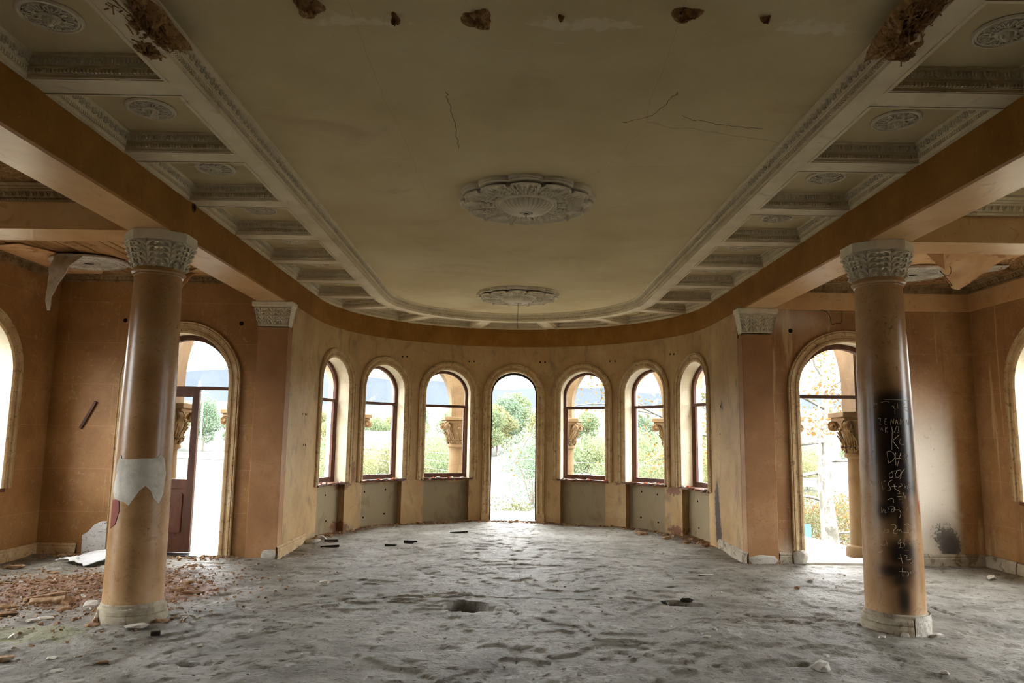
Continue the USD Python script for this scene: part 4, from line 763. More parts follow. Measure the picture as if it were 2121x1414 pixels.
#W
# sundry holes in walls: flat dark discs on the plaster painting the shade inside
def smooth_line(P, n=40):
    from scipy.interpolate import make_interp_spline
    P = np.array(P, float); return make_interp_spline(np.arange(len(P)), P, k=3)(np.linspace(0, len(P)-1, n))
def sockets(parent_label, pts, fn, r=.014):
    b = MB()
    for s, z in pts:
        q = lathe([(0, 0), (r, 0), (r*1.25, -.003)], 9); b.add((np.stack([q[0][:, 0]+s, .0022+q[0][:, 2]*.5, q[0][:, 1]*1.0+z], 1), q[1]), fn)
    return b
obj('wire', tube(smooth_line([(4.18, YW-.02, 3.385), (4.25, YW-.03, 3.36), (4.30, YW-.03, 3.28), (4.32, YW-.02, 3.19), (4.38, YW-.03, 3.205), (4.44, YW-.02, 3.205), (4.46, YW-.03, 3.26), (4.47, YW-.02, 3.37)]), .004, 5), M_dark, smooth=True, label='dark looping wire above the right aisle doorway', cat='wire')
obj('anchor_hole', sockets('', [(deg(a_), z) for a_, z in ((-61.6, 3.41), (-42.3, 3.075), (-40.5, 3.083), (-16.2, 3.072), (-14.4, 3.076), (10.1, 3.08), (11.9, 3.08), (36.7, 3.06), (38.8, 3.053), (63.2, 3.086), (65.1, 3.076), (98, 2.1), (97, 1.7), (-97, 1.9), (-98.5, 1.9), (-101, 1.9), (-97, 1.45), (-99, 1.45))], apse), M_void, kind='structure', label='small dark anchor holes above the apse windows')
obj('anchor_hole', sockets('', [(deg(a_)+dx, z) for a_, dx, z in ((-74.9, .1, .62), (-74.9, .15, .2), (-49.5, -.26, .61), (-49.5, .2, .63), (-49.5, -.27, .17), (-49.5, .19, .2), (51.2, -.2, .66), (51.2, .15, .63), (51.2, -.22, .2), (51.2, .16, .15), (76.6, -.2, .6), (76.6, -.18, .17), (76.6, .2, .14))], lambda v: apse(v+np.array([0, -.13, 0])), .014), M_void, kind='structure', label='rusty bracket holes in the recesses under the apse windows')
obj('anchor_hole', sockets('', [(-5.31, 3.11), (-3.73, 3.09), (3.76, 3.095), (5.33, 3.084)], endwall(0), .024), M_void, kind='structure', label='dark sockets high on the aisle end walls')
hp = thing('cable_socket', 'round dark cable socket in the ochre side of the left beam', 'socket', (-XB+.012, 6.59, 3.695))
q = lathe([(.03, 0), (.036, .004), (.036, .01), (.026, .012), (.024, .0)], 20); obj('rim', MB().add(q, lambda v: v[:, [2, 0, 1]]*[1, 1, 1.2]), M_metal, hp); q = lathe([(.026, .002), (0, .002)], 20); obj('hole', MB().add(q, lambda v: v[:, [2, 0, 1]]*[1, 1, 1.2]), M_void, hp)
# white bare patch beside the left doorway
k = extrude(Polygon([(-5.62, -.02), (-5.634, .26), (-5.564, .30), (-5.48, .40), (-5.39, .44), (-5.275, .445), (-5.18, .42), (-5.17, -.02)]), .012).refine_to_length(.02).to_mesh(); q = np.array(k.vert_properties[:, :3], float)
wl = stage.GetPrimAtPath('/World/wall_back_left')
obj('trim_2', endwall(0)(np.stack([q[:, 0], q[:, 2]+.006*meshkit.fbm(np.stack([q[:, 0]*20, q[:, 1]*20, 0*q[:, 0]], -1), 3, 3), q[:, 1]], 1))if False else (endwall(0)(np.stack([q[:, 0], q[:, 2]+.006*meshkit.fbm(np.stack([q[:, 0]*20, q[:, 1]*20, 0*q[:, 0]], -1), 3, 3), q[:, 1]], 1)), np.array(k.tri_verts)), mat('scarred_white', [(.3, S(214, 214, 212)), (.6, S(234, 234, 232))], 6, bump=.4, bscale=60, layers=[('noise', 12, .56, .62, S(92, 84, 76), .75, (1, 1, 1.5), 1.0)]), kind='structure', label='jagged white patch of bare plaster low beside the left aisle doorway')

k = extrude(Polygon([(8.35, .02), (8.35, .6), (8.7, .56), (8.98, .58), (9.0, .3), (8.96, .05)]), .01).refine_to_length(.03).to_mesh(); q = np.array(k.vert_properties[:, :3], float); nz = meshkit.fbm(np.stack([q[:, 0]*14, q[:, 1]*14, 0*q[:, 0]], -1), 3, 5)
obj('trim_3', (np.stack([-XS+q[:, 2]*(.5+1.5*nz), q[:, 0], q[:, 1]], 1), np.array(k.tri_verts)), mat('scabby_plaster', [(.3, S(126, 122, 98)), (.6, S(166, 160, 134)), (.8, S(186, 180, 156))], 14, bump=.6, bscale=60, layers=[('noise', 24, .56, .64, S(72, 64, 48), .7, (1, 1, .6), 1.0)]), kind='structure', label='scabby greenish white plaster patch under the left side window')
# ================================================================ things on the floor
curtain([[(-5.55, 9.1, .05), (-5.2, 9.5, .1), (-5.0, 9.68, .16)], [(-5.3, 8.95, .08), (-5.05, 9.2, .12), (-4.8, 9.45, .14)], [(-5.05, 8.82, .03), (-4.85, 9.05, .1), (-4.65, 9.3, .07)]], .01, 12, M_cloth, 'plastic_sheet', 'crumpled white plastic sheet on the floor by the left end wall', 'plastic sheet', .14)
CH = [  # x, y, half sizes, yaw, material, name, category, label
 (-4.40, 7.08, .17, .05, .03, .9, 0, 'plank', 'plank', 'short tan plank lying on the rubble near the left edge'), (-4.30, 6.95, .14, .045, .025, .5, 0, 'plank', 'plank', 'second tan board fragment just in front of the short tan plank'),
 (-4.55, 6.78, .10, .05, .03, .2, 0, 'plaster_chunk', 'plaster chunk', 'brown chunk at the left edge beside the tan plank'), (-4.40, 6.52, .11, .06, .025, 1.2, 0, 'plaster_chunk', 'plaster chunk', 'low tan chunk at the left edge in front of the planks'),
 (-4.10, 6.93, .055, .045, .05, .3, 0, 'plaster_chunk', 'plaster chunk', 'upright dark brown clod left of the left column'), (-4.02, 7.42, .17, .05, .02, .3, 1, 'plaster_slab', 'plaster slab', 'long pale slab on top of the reddish rubble heap'),
 (-3.86, 6.92, .10, .07, .045, .2, 1, 'plaster_chunk', 'plaster chunk', 'largest cream chunk touching the back left of the left column base'), (-4.0, 6.72, .06, .04, .03, .7, 0, 'plaster_chunk', 'plaster chunk', 'small tan lump left of the left column base'),
 (-3.72, 6.72, .05, .04, .03, .1, 0, 'plaster_chunk', 'plaster chunk', 'small tan lump against the left side of the left column base'), (-3.08, 6.14, .10, .065, .022, .3, 2, 'plaster_slab', 'plaster slab', 'flat grey slab in front of the left column base'),
 (-2.98, 6.36, .09, .05, .02, -.2, 0, 'plaster_slab', 'plaster slab', 'tan flake at the right foot of the left column'), (-4.03, 6.32, .06, .04, .018, .6, 2, 'white_shard', 'shard', 'left of two white shards in front of the rubble'), (-3.98, 6.42, .07, .04, .02, .9, 2, 'white_shard', 'shard', 'right of two white shards in front of the rubble'),
 (-3.45, 6.18, .06, .035, .02, .4, 0, 'plaster_chunk', 'plaster chunk', 'tan flake just left of the flat grey slab'), (-3.5, 6.30, .045, .035, .03, 1.4, 0, 'plaster_chunk', 'plaster chunk', 'pinkish lump left of the left column foot'),
 (-2.83, 5.96, .035, .02, .018, .3, 3, 'charred_stick', 'stick', 'small charred stick in front of the left column'), (-3.90, 5.88, .05, .04, .03, .3, 2, 'white_shard', 'shard', 'white shard on the mossy patch at the left edge'), (-3.62, 5.34, .10, .04, .03, .3, 0, 'plaster_chunk', 'plaster chunk', 'brown chunk at the lower left corner'),
 (-3.25, 5.34, .05, .035, .015, .2, 2, 'white_shard', 'shard', 'small white flake near the lower left corner'), (-3.08, 5.12, .06, .03, .015, .4, 2, 'white_shard', 'shard', 'white flake nearest the lower left corner of the picture'), (-2.86, 5.27, .05, .03, .02, .1, 0, 'plaster_chunk', 'plaster chunk', 'tan flake in the left foreground'),
 (-3.34, 7.55, .09, .05, .03, .3, 0, 'plaster_chunk', 'plaster chunk', 'brown clod just right of the left column at the heap edge'), (-3.18, 7.45, .12, .05, .02, .1, 0, 'plaster_slab', 'plaster slab', 'brown slab at the right end of the rubble heap'), (-3.36, 7.74, .07, .04, .03, .1, 0, 'plaster_chunk', 'plaster chunk', 'dark clod behind the slab at the right end of the heap'),
 (-3.84, 8.99, .06, .04, .03, .1, 0, 'plaster_chunk', 'plaster chunk', 'small brown clod in front of the left aisle doorway'), (-3.66, 9.33, .06, .05, .02, .1, 1, 'plaster_chunk', 'plaster chunk', 'pale flake at the sill of the left aisle doorway'), (-5.8, 8.72, .13, .07, .03, .3, 0, 'plaster_slab', 'plaster slab', 'brown slab by the left side wall'), (-5.2, 8.5, .06, .04, .02, .1, 0, 'plaster_chunk', 'plaster chunk', 'small tan flake in front of the white sheet'),
 (-2.02, 8.02, .06, .05, .035, .3, 1, 'plaster_chunk', 'plaster chunk', 'pale lump on the bare floor right of the left pilaster'), (-1.75, 10.8, .09, .03, .012, .1, 3, 'charred_stick', 'stick', 'dark stick on the floor left of centre, nearer one'), (-1.52, 11.18, .10, .03, .02, .1, 3, 'charred_stick', 'stick', 'dark block on the floor left of centre, farther one'), (-.87, 12.33, .15, .03, .012, .05, 3, 'charred_stick', 'stick', 'long dark stick near the central doorway'),
 (-.36, 7.02, .04, .035, .04, .2, 1, 'plaster_chunk', 'plaster chunk', 'pale stone lodged at the rim of the floor hole'), (-.5, 7.12, .06, .05, .03, .2, 0, 'plaster_chunk', 'plaster chunk', 'brown stone inside the floor hole'), (-2.41, 5.8, .03, .025, .018, .1, 1, 'plaster_chunk', 'plaster chunk', 'tiny pale pebble right of the charred stick'), (-2.07, 5.52, .055, .025, .016, .1, 1, 'plaster_chunk', 'plaster chunk', 'oval pale pebble in the left foreground'),
 (1.49, 7.44, .05, .04, .035, .3, 3, 'plaster_chunk', 'plaster chunk', 'dark clod at the left of the small floor holes'), (1.72, 7.47, .07, .03, .03, .1, 3, 'plaster_chunk', 'plaster chunk', 'dark clod at the right of the small floor holes'), (1.66, 6.3, .035, .03, .02, .1, 1, 'plaster_chunk', 'plaster chunk', 'pebble left of the right column, farther one'), (1.53, 6.04, .035, .03, .02, .1, 1, 'plaster_chunk', 'plaster chunk', 'pebble left of the right column, nearer one'),
 (2.15, 5.36, .07, .05, .045, .3, 1, 'plaster_chunk', 'plaster chunk', 'tan stone in the right foreground below the right column'), (2.34, 5.72, .035, .025, .02, .3, 1, 'plaster_chunk', 'plaster chunk', 'little pale stone in front of the right column'), (3.38, 8.52, .05, .04, .035, .3, 1, 'plaster_chunk', 'plaster chunk', 'two-lobed pale stone in front of the right aisle doorway'), (3.08, 8.13, .035, .03, .03, .3, 0, 'plaster_chunk', 'plaster chunk', 'brown pebble in front of the right pilaster'),
 (3.0, 6.17, .035, .03, .02, .3, 1, 'plaster_chunk', 'plaster chunk', 'pale crumb at the front left foot of the right column'), (3.2, 6.2, .04, .03, .03, .3, 2, 'plaster_chunk', 'plaster chunk', 'white crumb at the front foot of the right column'), (3.5, 6.26, .07, .04, .025, .3, 1, 'plaster_chunk', 'plaster chunk', 'pale crumbs at the right foot of the right column'), (5.72, 8.92, .06, .05, .04, .3, 2, 'plaster_chunk', 'plaster chunk', 'white stone near the right side wall'), (3.0, 5.3, .04, .03, .02, .3, 1, 'plaster_chunk', 'plaster chunk', 'pebble at the lower right of the floor'),
 (-2.93, 11.0, .10, .07, .05, .3, 1, 'plaster_chunk', 'plaster chunk', 'white lump fallen under the far left apse window'), (-2.88, 11.3, .08, .06, .05, .8, 1, 'plaster_chunk', 'plaster chunk', 'grey lump behind the white one under the far left apse window'), (-2.62, 10.75, .13, .03, .015, .1, 3, 'charred_stick', 'stick', 'black slat on the floor by the left apse wall, nearer one'), (-2.7, 11.15, .1, .03, .015, .0, 3, 'charred_stick', 'stick', 'black slat on the floor by the left apse wall, farther one'),
 (2.2, 12.55, .12, .06, .04, .3, 0, 'plaster_chunk', 'plaster chunk', 'brown debris under the second window from the right'), (2.55, 12.15, .12, .06, .04, .9, 0, 'plaster_chunk', 'plaster chunk', 'brown debris under the far right apse window'), (2.75, 11.7, .08, .05, .03, .9, 0, 'plaster_chunk', 'plaster chunk', 'small brown debris at the right end of the apse'), (2.3, 8.9, .12, .04, .012, .1, 1, 'plaster_slab', 'plaster slab', 'thin pale flake on the floor in front of the right pilaster')]
MM = [M_rub, M_rubg, M_chip, M_char]
for j, (x, y, sx, sy, sz, ya, mi, nm, ct, lb) in enumerate(CH):
    t_ = fh(x, y)
    if nm in ('plank',): m = cbox(-sx, sx, -sy, sy, -sz*.5, sz*.5, .006); m = m.to_mesh(); v = np.array(m.vert_properties[:, :3], float); f = np.array(m.tri_verts)
    elif 'stick' in nm: m = cbox(-sx, sx, -sy*.7, sy*.7, -sz, sz, .004).to_mesh(); v = np.array(m.vert_properties[:, :3], float); f = np.array(m.tri_verts)
    else: v, f = chunk(300+j, sx, sy, sz*.8, 22 if sx > .05 else 14)
    g = np.random.default_rng(j); rx, ry = (g.random(2)-.5)*(.5 if nm == 'plank' else .3)
    v = v*1.0; v[:, 2] += v[:, 0]*rx*.5+v[:, 1]*ry; zb = v[:, 2].min(); c, s = math.cos(ya), math.sin(ya)
    v = np.stack([v[:, 0]*c-v[:, 1]*s+x, v[:, 0]*s+v[:, 1]*c+y, v[:, 2]-zb+t_-.008], 1)
    obj(nm, (v, f), MM[mi], label=lb, cat=ct)
SH = [(-2.98, 6.62), (-2.90, 6.60), (-2.84, 6.64), (-2.93, 6.52), (-2.86, 6.54), (-2.78, 6.58), (-2.95, 6.40), (-2.83, 6.42), (-2.72, 6.40)]
for j, (x, y) in enumerate(SH):
    v, f = chunk(500+j, .045, .02, .012, 12); a2 = j*1.1; c, s = math.cos(a2), math.sin(a2)
    obj('white_shard', (np.stack([v[:, 0]*c-v[:, 1]*s+x, v[:, 0]*s+v[:, 1]*c+y, v[:, 2]+fh(x, y)+.01], 1), f), M_chip, label='one of the small white shards scattered right of the left column base', cat='shard', group='small white shards right of the left column base')
def clear(p): return p[(np.hypot(p[:, 0]-XC, p[:, 1]-YC) > .36) & (np.hypot(p[:, 0]+XC, p[:, 1]-YC) > .36)]
def gravel(name, label, n, fx, mats, smin, smax, seed):
    g = np.random.default_rng(seed); pts = fx(g, n); x, y = pts[:, 0], pts[:, 1]; z = fz(x, y)[0]; pr = [chunk(900+i, 1, .9, .8, 11) for i in range(6)]
    b = MB()
    for i in range(len(pts)):
        v, f = pr[i % 6]; s = smin+(smax-smin)*g.random()**3; a2 = g.random()*6.28; c, q = math.cos(a2), math.sin(a2)
        b.add((np.stack([(v[:, 0]*c-v[:, 1]*q*.7)*s+x[i], (v[:, 0]*q+v[:, 1]*c*.7)*s+y[i], v[:, 2]*s*.8+z[i]+s*.2], 1), f))
    obj(name, b, mats, label=label, cat='rubble', kind='stuff')
gravel('rubble_heap', 'reddish crumbled rubble heaped behind the left column', 5200, lambda g, n: clear(np.stack([np.clip(-4.35+g.normal(size=n)*.75, -6.0, 0), 7.6+g.normal(size=n)*.75], 1)), M_rub, .004, .027, 1)
gravel('pale_rubble', 'pale plaster crumbs mixed into the rubble heap behind the left column', 500, lambda g, n: clear(np.stack([np.clip(-4.3+g.normal(size=n)*.85, -6.0, 0), 7.5+g.normal(size=n)*.8], 1)), M_rubg, .005, .03, 9)
gravel('floor_grit', 'pale grit and plaster crumbs scattered over the floor', 900, lambda g, n: clear(np.stack([-5.9+11.8*g.random(n), 4.7+(g.random(n)**1.3)*4.8], 1)), M_rubg, .005, .02, 2)
def rim(g, n):
    a2 = g.random(n)*PI; r = R-.04-np.abs(g.normal(size=n))*.09; return np.stack([r*np.cos(a2), YA+r*np.sin(a2)], 1)
gravel('wall_foot_debris', 'brown crumbs along the foot of the apse wall', 700, rim, M_rub, .01, .045, 4)
gravel('left_wall_debris', 'brown crumbs along the foot of the left end wall', 350, lambda g, n: np.stack([-6.1+2.6*g.random(n), 9.7-np.abs(g.normal(size=n))*.15], 1), M_rub, .01, .04, 6)
# ================================================================ outside
GZ = -3.6
M_terr = mat('terrace_concrete', [(.3, S(150, 148, 142)), (.6, S(172, 170, 164)), (.8, S(184, 182, 178))], 2, bump=.2, bscale=30)
M_loggia = mat('loggia_stone', [(.3, S(100, 80, 54)), (.5, S(114, 93, 65)), (.7, S(124, 104, 76))], 2.5, bump=.2, bscale=30, rough=.8, layers=[('vor', .9, .006, S(84, 64, 42), .6), ('noise', 5, .58, .7, S(108, 82, 54), .5, (1, 1, .4), 1.0)])
M_field = mat('dry_field', [(.3, S(38, 38, 31)), (.5, S(41, 40, 34)), (.7, S(44, 42, 36))], .12, bump=0, layers=[('noise', 1.6, .5, .7, S(36, 40, 28), .5, (1, 3, 1), .5), ('noise', .05, .5, .65, S(35, 42, 27), .7, (1, 1, 1), .5)])
M_road = mat('pale_road', [(.3, S(84, 82, 78)), (.7, S(94, 92, 88))], .8, bump=0)
M_hill = flat('far_hill', S(61, 66, 72), scale=.01, rough=1, bump=0, spec=0)  # distance haze is painted into this bluish hill colour
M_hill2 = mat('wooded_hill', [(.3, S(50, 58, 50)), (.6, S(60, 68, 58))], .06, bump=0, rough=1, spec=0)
def leafm(n, a_, b_, c_): return mat(n, [(.3, a_), (.5, b_), (.7, c_)], 6, detail=2, bump=0, rough=.7, spec=.2, coord='object', trans=.35)
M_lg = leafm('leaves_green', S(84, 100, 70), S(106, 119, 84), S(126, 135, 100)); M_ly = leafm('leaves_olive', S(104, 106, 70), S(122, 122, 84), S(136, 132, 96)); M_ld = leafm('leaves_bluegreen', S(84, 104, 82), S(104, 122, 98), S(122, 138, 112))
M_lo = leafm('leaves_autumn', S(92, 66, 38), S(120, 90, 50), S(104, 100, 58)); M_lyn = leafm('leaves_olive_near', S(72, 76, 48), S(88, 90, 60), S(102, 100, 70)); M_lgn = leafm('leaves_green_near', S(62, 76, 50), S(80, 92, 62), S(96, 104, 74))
M_bark = mat('sycamore_bark', [(.3, S(92, 89, 80)), (.5, S(122, 119, 111)), (.7, S(138, 136, 130))], 5, detail=3, bump=.1, layers=[('noise', 4, .54, .58, S(78, 74, 62), .7, (1, 1, .5), .5)])
M_trunk = flat('trunk_bark', S(96, 88, 76), scale=8)
M_wh = flat('white_wall_paint', S(176, 176, 174), scale=1, bump=0); M_roof = flat('grey_roof', S(150, 150, 152), scale=1, bump=0); M_teal = flat('teal_awning', S(110, 150, 150), scale=1, bump=0); M_blue = flat('blue_board', S(80, 120, 190), scale=1, bump=0)
def gh(x, y):
    d = np.hypot(x, y); return GZ+4.5*np.clip((d-75)/110, 0, 1)**1.3+np.clip((d-170)/200, 0, 1)*16+.25*np.sin(x*.11)*np.sin(y*.09)+2.2*np.clip((x-4)/20, 0, 1)*0
rr = np.concatenate([np.linspace(15.5, 60, 24), np.linspace(64, 420, 40)]); aa = np.linspace(0, 2*PI, 145)[:-1]; A_, R_ = np.meshgrid(aa, rr, indexing='ij'); X_, Y_ = R_*np.sin(A_), R_*np.cos(A_)
v = np.stack([X_, Y_, gh(X_, Y_)], -1).reshape(-1, 3); gi = np.vstack([v, [(0, 0, GZ)]]); ff = tri(gridf(144, len(rr), True, False)); k = np.arange(144)*len(rr)
obj('ground', (gi, np.vstack([ff, np.stack([np.full(144, len(v)), np.roll(k, -1), k], 1)])), M_field, smooth=True, kind='structure', label='dry grassy field outside, far below the terrace')
t = np.linspace(0, 1, 30); cx = np.interp(t, [0, .3, .55, .75, .9, 1], [-.4, -.6, -1.4, -1.2, 2.5, 9]); cy = np.interp(t, [0, .3, .55, .75, .9, 1], [30, 58, 88, 118, 140, 152]); wd = np.interp(t, [0, 1], [2.6, 2.6])
v = np.vstack([np.stack([cx+s*wd, cy, gh(cx+s*wd, cy)+.06], 1) for s in (-1, 1)]); v = v.reshape(2, 30, 3).transpose(1, 0, 2).reshape(-1, 3)
obj('road', (v, tri(gridf(30, 2))), M_road, smooth=True, kind='structure', label='pale gravel road winding away beyond the central doorway')
def ridge(name, r, h0, h1, seed, m, lab, k=2.6):
    a2 = np.linspace(-1.1, 1.1, 200); g = meshkit.fbm(np.stack([a2*k, 0*a2, 0*a2], -1), 5, seed); h = h0+(h1-h0)*g
    v = np.stack([np.stack([(r+o)*np.sin(a2), (r+o)*np.cos(a2), z], -1) for o, z in ((0, 0*h-8), (40, h*.45), (110, h*.8), (190, h), (300, h*.6))], 1).reshape(-1, 3)
    obj(name, (v, tri(gridf(200, 5))), m, smooth=True, kind='structure', label=lab)
ridge('mountain_range', 1500, 70, 210, 4, M_hill, 'mountain range on the skyline, haze painted into its blue colour'); ridge('wooded_ridge', 420, 6, 30, 9, M_hill2, 'low wooded ridge in front of the mountains', 5)
# terrace and arcade
a2 = np.radians(np.linspace(-104, 104, 80)); RT = 5.33
tp = Polygon([(RT*math.sin(q), YA+RT*math.cos(q)) for q in a2]+[(3.0, YW+.3), (-3.0, YW+.3)]).difference(Polygon([(3.3*math.sin(q), YA+3.3*math.cos(q)) for q in a2]+[(3.3, YW-1), (-3.3, YW-1)]))
tp = unary_union([tp, sbox(3.45, YW+.38, 5.3, YA), sbox(-5.3, YW+.38, -3.45, YA)]).difference(Polygon([(3.3*math.sin(q), YA+3.3*math.cos(q)) for q in a2]))
obj('terrace', extrude(tp, .35).translate((0, 0, -.375)), M_terr, kind='structure', label='pale concrete terrace wrapped around the outside of the apse')
RL, CA = 5.1, [-96, -68.5, -41, -13.6, 13.6, 41, 68.5, 96]
LZ = 2.03
po = sbox(-RL*math.radians(101), LZ, RL*math.radians(101), 3.95)
for i in range(7):
    c = math.radians((CA[i]+CA[i+1])/2)*RL; hw = math.radians(CA[i+1]-CA[i])/2*RL-.17; po = po.difference(archpoly(hw, LZ+.3, LZ-.5, c))
k = extrude(po, .34).refine_to_length(.12).to_mesh(); lv = np.array(k.vert_properties[:, :3], float); an = lv[:, 0]/RL; r_ = RL-.17+lv[:, 2]
obj('wall_arcade', (np.stack([r_*np.sin(an), YA+r_*np.cos(an), lv[:, 1]], 1), np.array(k.tri_verts)), M_loggia, kind='structure', label='stone arcade of tall arches standing around the terrace')
def volute(b, c, out, r=.075):
    t_ = np.linspace(0, 1, 26); an = PI/2-t_*4.6*PI; q = r*(1-.8*t_); ox, oy = out; nx, ny = -oy, ox
    for s in (-1, 1):
        o = .035*s
        b.add(tube(np.stack([c[0]+ox*q*np.cos(an)+nx*o, c[1]+oy*q*np.cos(an)+ny*o, c[2]+q*np.sin(an)], 1), .014*(1-.4*t_), 6))
    for z in (0,):
        n = 16; a3 = np.arange(n)*2*PI/n; d_ = .05
        v = np.vstack([np.stack([c[0]+ox*r*.95*np.cos(a3)+nx*d*s_, c[1]+oy*r*.95*np.cos(a3)+ny*d*s_, c[2]+r*.95*np.sin(a3)], 1) for s_, d in ((-1, .04), (1, .04))]+[[(c[0]-nx*.045, c[1]-ny*.045, c[2])], [(c[0]+nx*.045, c[1]+ny*.045, c[2])]])
        i = np.arange(n); j = (i+1) % n
        b.add((v, np.vstack([tri(np.stack([i, j, j+n, i+n], 1)), np.stack([0*i+2*n, j, i], 1), np.stack([0*i+2*n+1, i+n, j+n], 1)])))
    b.add(ell((c[0]-nx*.05, c[1]-ny*.05, c[2]), (.03, .03, .03), 8, 6)); b.add(ell((c[0]+nx*.05, c[1]+ny*.05, c[2]), (.03, .03, .03), 8, 6))
def make_tcol(loc, rz, label):
    t_ = thing('terrace_column', label, 'column', loc, rz=rz)
    obj('shaft', lathe([(.25, -.03), (.25, .08), (.235, .12), (.195, .14), (.19, .16), (.175, 1.36), (.18, 1.37), (.215, 1.38), (.22, 1.41), (.205, 1.44), (.19, 1.45)], 40), M_loggia, t_, smooth=40)
    cp = thing('capital', None, None, parent=t_)
    obj('bell', lathe([(.19, 1.44), (.205, 1.5), (.215, 1.65), (.26, 1.85), (.3, 1.9), (.2, 1.92)], 32), M_loggia, cp, smooth=40)
    b = cbox(-.33, .33, -.33, .33, 1.955, LZ, .008); obj('abacus', MB(b, cbox(-.30, .30, -.30, .30, 1.90, 1.957, .01)), M_loggia, cp)
    for sx in (-1, 1):
        for sy in (-1, 1):
            b = MB(); o = np.array([sx, sy])/math.sqrt(2); volute(b, (o[0]*.38, o[1]*.38, 1.83), o); tt = np.linspace(0, 1, 10)
            b.add(tube(np.stack([o[0]*(.2+.17*tt**1.5), o[1]*(.2+.17*tt**1.5), 1.55+.35*np.sin(tt*PI/2)], 1), .03, 6)); obj('volute', b, M_loggia, cp, smooth=True)
    for k_ in range(8):
        a3 = k_*PI/4; c, s = math.cos(a3), math.sin(a3); b = MB(); tt = np.linspace(0, 1, 9)
        for w in (-2, -1, 0, 1, 2):
            x = .2+.035*tt+.06*tt**4; y = w*(.012+.022*np.sin(tt*PI*.8)); b.add(tube(np.stack([x+.015-abs(w)*.004, y, 1.45+(.34-.05*abs(w))*tt], 1), .012*(1-.3*tt), 5))
        b.add(ell((.27, 0, 1.78), (.025, .05, .03), 8, 5))
        for w in (-1, 1): tt = np.linspace(0, 1, 14); an = w*(PI/2-tt*3*PI); q = .045*(1-.7*tt); b.add(tube(np.stack([.235+0*tt, w*.05+q*np.cos(an), 1.52+q*np.sin(an)], 1), .008, 5))
        obj('acanthus_leaf', MB().add(b.get(), lambda v: np.stack([v[:, 0]*c-v[:, 1]*s, v[:, 0]*s+v[:, 1]*c, v[:, 2]], 1)), M_loggia, cp, smooth=True)
    return t_
TL = ['scroll-capped terrace column outside the left aisle doorway, the nearer one', 'scroll-capped terrace column outside the left aisle doorway, the farther one', 'scroll-capped terrace column seen through the second window from the left', 'scroll-capped terrace column seen through the window left of the central doorway', 'scroll-capped terrace column seen through the window right of the central doorway', 'scroll-capped terrace column seen through the second window from the right', 'scroll-capped terrace column outside the right aisle doorway, the farther one', 'scroll-capped terrace column outside the right aisle doorway, the nearer one']
tp_ = None
for a3, l in zip(CA, TL):
    q = math.radians(a3); loc = (RL*math.sin(q), YA+RL*math.cos(q), 0)
    if tp_ is None: tp_ = make_tcol(loc, -q, l)
    else: dup(tp_, loc, -q, l)
# trees
def cards(g, c, rad, n, s0, s1):
    p = g.normal(size=(n, 3)); p /= np.linalg.norm(p, axis=1, keepdims=True); p *= (.55+.45*g.random((n, 1))**.5)
    p = np.array(c)+p*np.array(rad); u = g.normal(size=(n, 3)); u /= np.linalg.norm(u, axis=1, keepdims=True); w = np.cross(u, g.normal(size=(n, 3))); w /= np.linalg.norm(w, axis=1, keepdims=True)
    s = (s0+(s1-s0)*g.random(n))[:, None]; m = np.cross(u, w)*s*.25
    v = np.stack([p-u*s, p-w*s*.55+m, p+u*s, p+w*s*.55+m], 1).reshape(-1, 3)
    i = np.arange(n)*4; return v, np.vstack([np.stack([i, i+1, i+2], 1), np.stack([i, i+2, i+3], 1)])
def make_tree(seed, m, label, h=9.0, spread=3.2, n=2600, loc=(0, 0, 0), group=None, name='tree', low=.25, leaf=(.12, .26)):
    g = np.random.default_rng(seed); t_ = thing(name, label, 'tree', loc, group=group); b = MB()
    b.add(tube([(0, 0, -.3), (.1*g.normal(), .1*g.normal(), h*.3), (.3*g.normal(), .3*g.normal(), h*.75)], [.16*h/9, .12*h/9, .04], 7)); cr = MB()
    for k_ in range(9):
        a3 = g.random()*6.28; z = h*(low+(.92-low)*g.random()); q = spread*(.35+.45*g.random())*(1.1-abs(z/h-.5)); c = (q*math.cos(a3), q*math.sin(a3), z)
        b.add(tube([(0, 0, z*.6), (c[0]*.5, c[1]*.5, z*.85), c], [.05, .035, .015], 5)); cr.add(cards(g, c, (spread*.45, spread*.45, h*.16), n//9, *leaf))
    cr.add(cards(g, (0, 0, h*.62), (spread*.8, spread*.8, h*.36), n//2, *leaf))
    obj('trunk', b, M_trunk, t_, smooth=True); obj('crown', cr, m, t_, kind='stuff'); return t_
def place(protos, spots, labs, group):
    for j, (x, y, s) in enumerate(spots):
        i = j % len(protos); z = float(gh(np.array(x), np.array(y)))
        if protos[i][0] is None: protos[i][0] = make_tree(protos[i][1], protos[i][2], labs, loc=(x, y, z), group=group)
        else: dup(protos[i][0], (x, y, z), j*1.3, labs, group, scale=s)
g = np.random.default_rng(77)
pA = [[None, 1, M_lg], [None, 2, M_ly], [None, 3, M_ld]]
place(pA, [(-62+i*4.4+g.normal(), 128+9*g.random(), .6+.3*g.random()) for i in range(11)], 'leafy tree in the row behind the field seen through the left aisle doorway', 'trees behind the field on the left')
place(pA, [(-46+i*5.5+g.normal(), 150+25*g.random(), .6+.3*g.random()) for i in range(9)], 'tree on the slope behind the white house on the left', 'trees on the slope behind the white house')
place(pA, [(-3.5+g.normal()*.6+i*1.5, 128+6*i, 1.0+.35*g.random()) for i in range(4)]+[(6+i*4.5+g.normal(), 118+22*g.random(), .6+.4*g.random()) for i in range(7)], 'tree on the slope beyond the road seen through the central doorway', 'trees on the slope beyond the road')
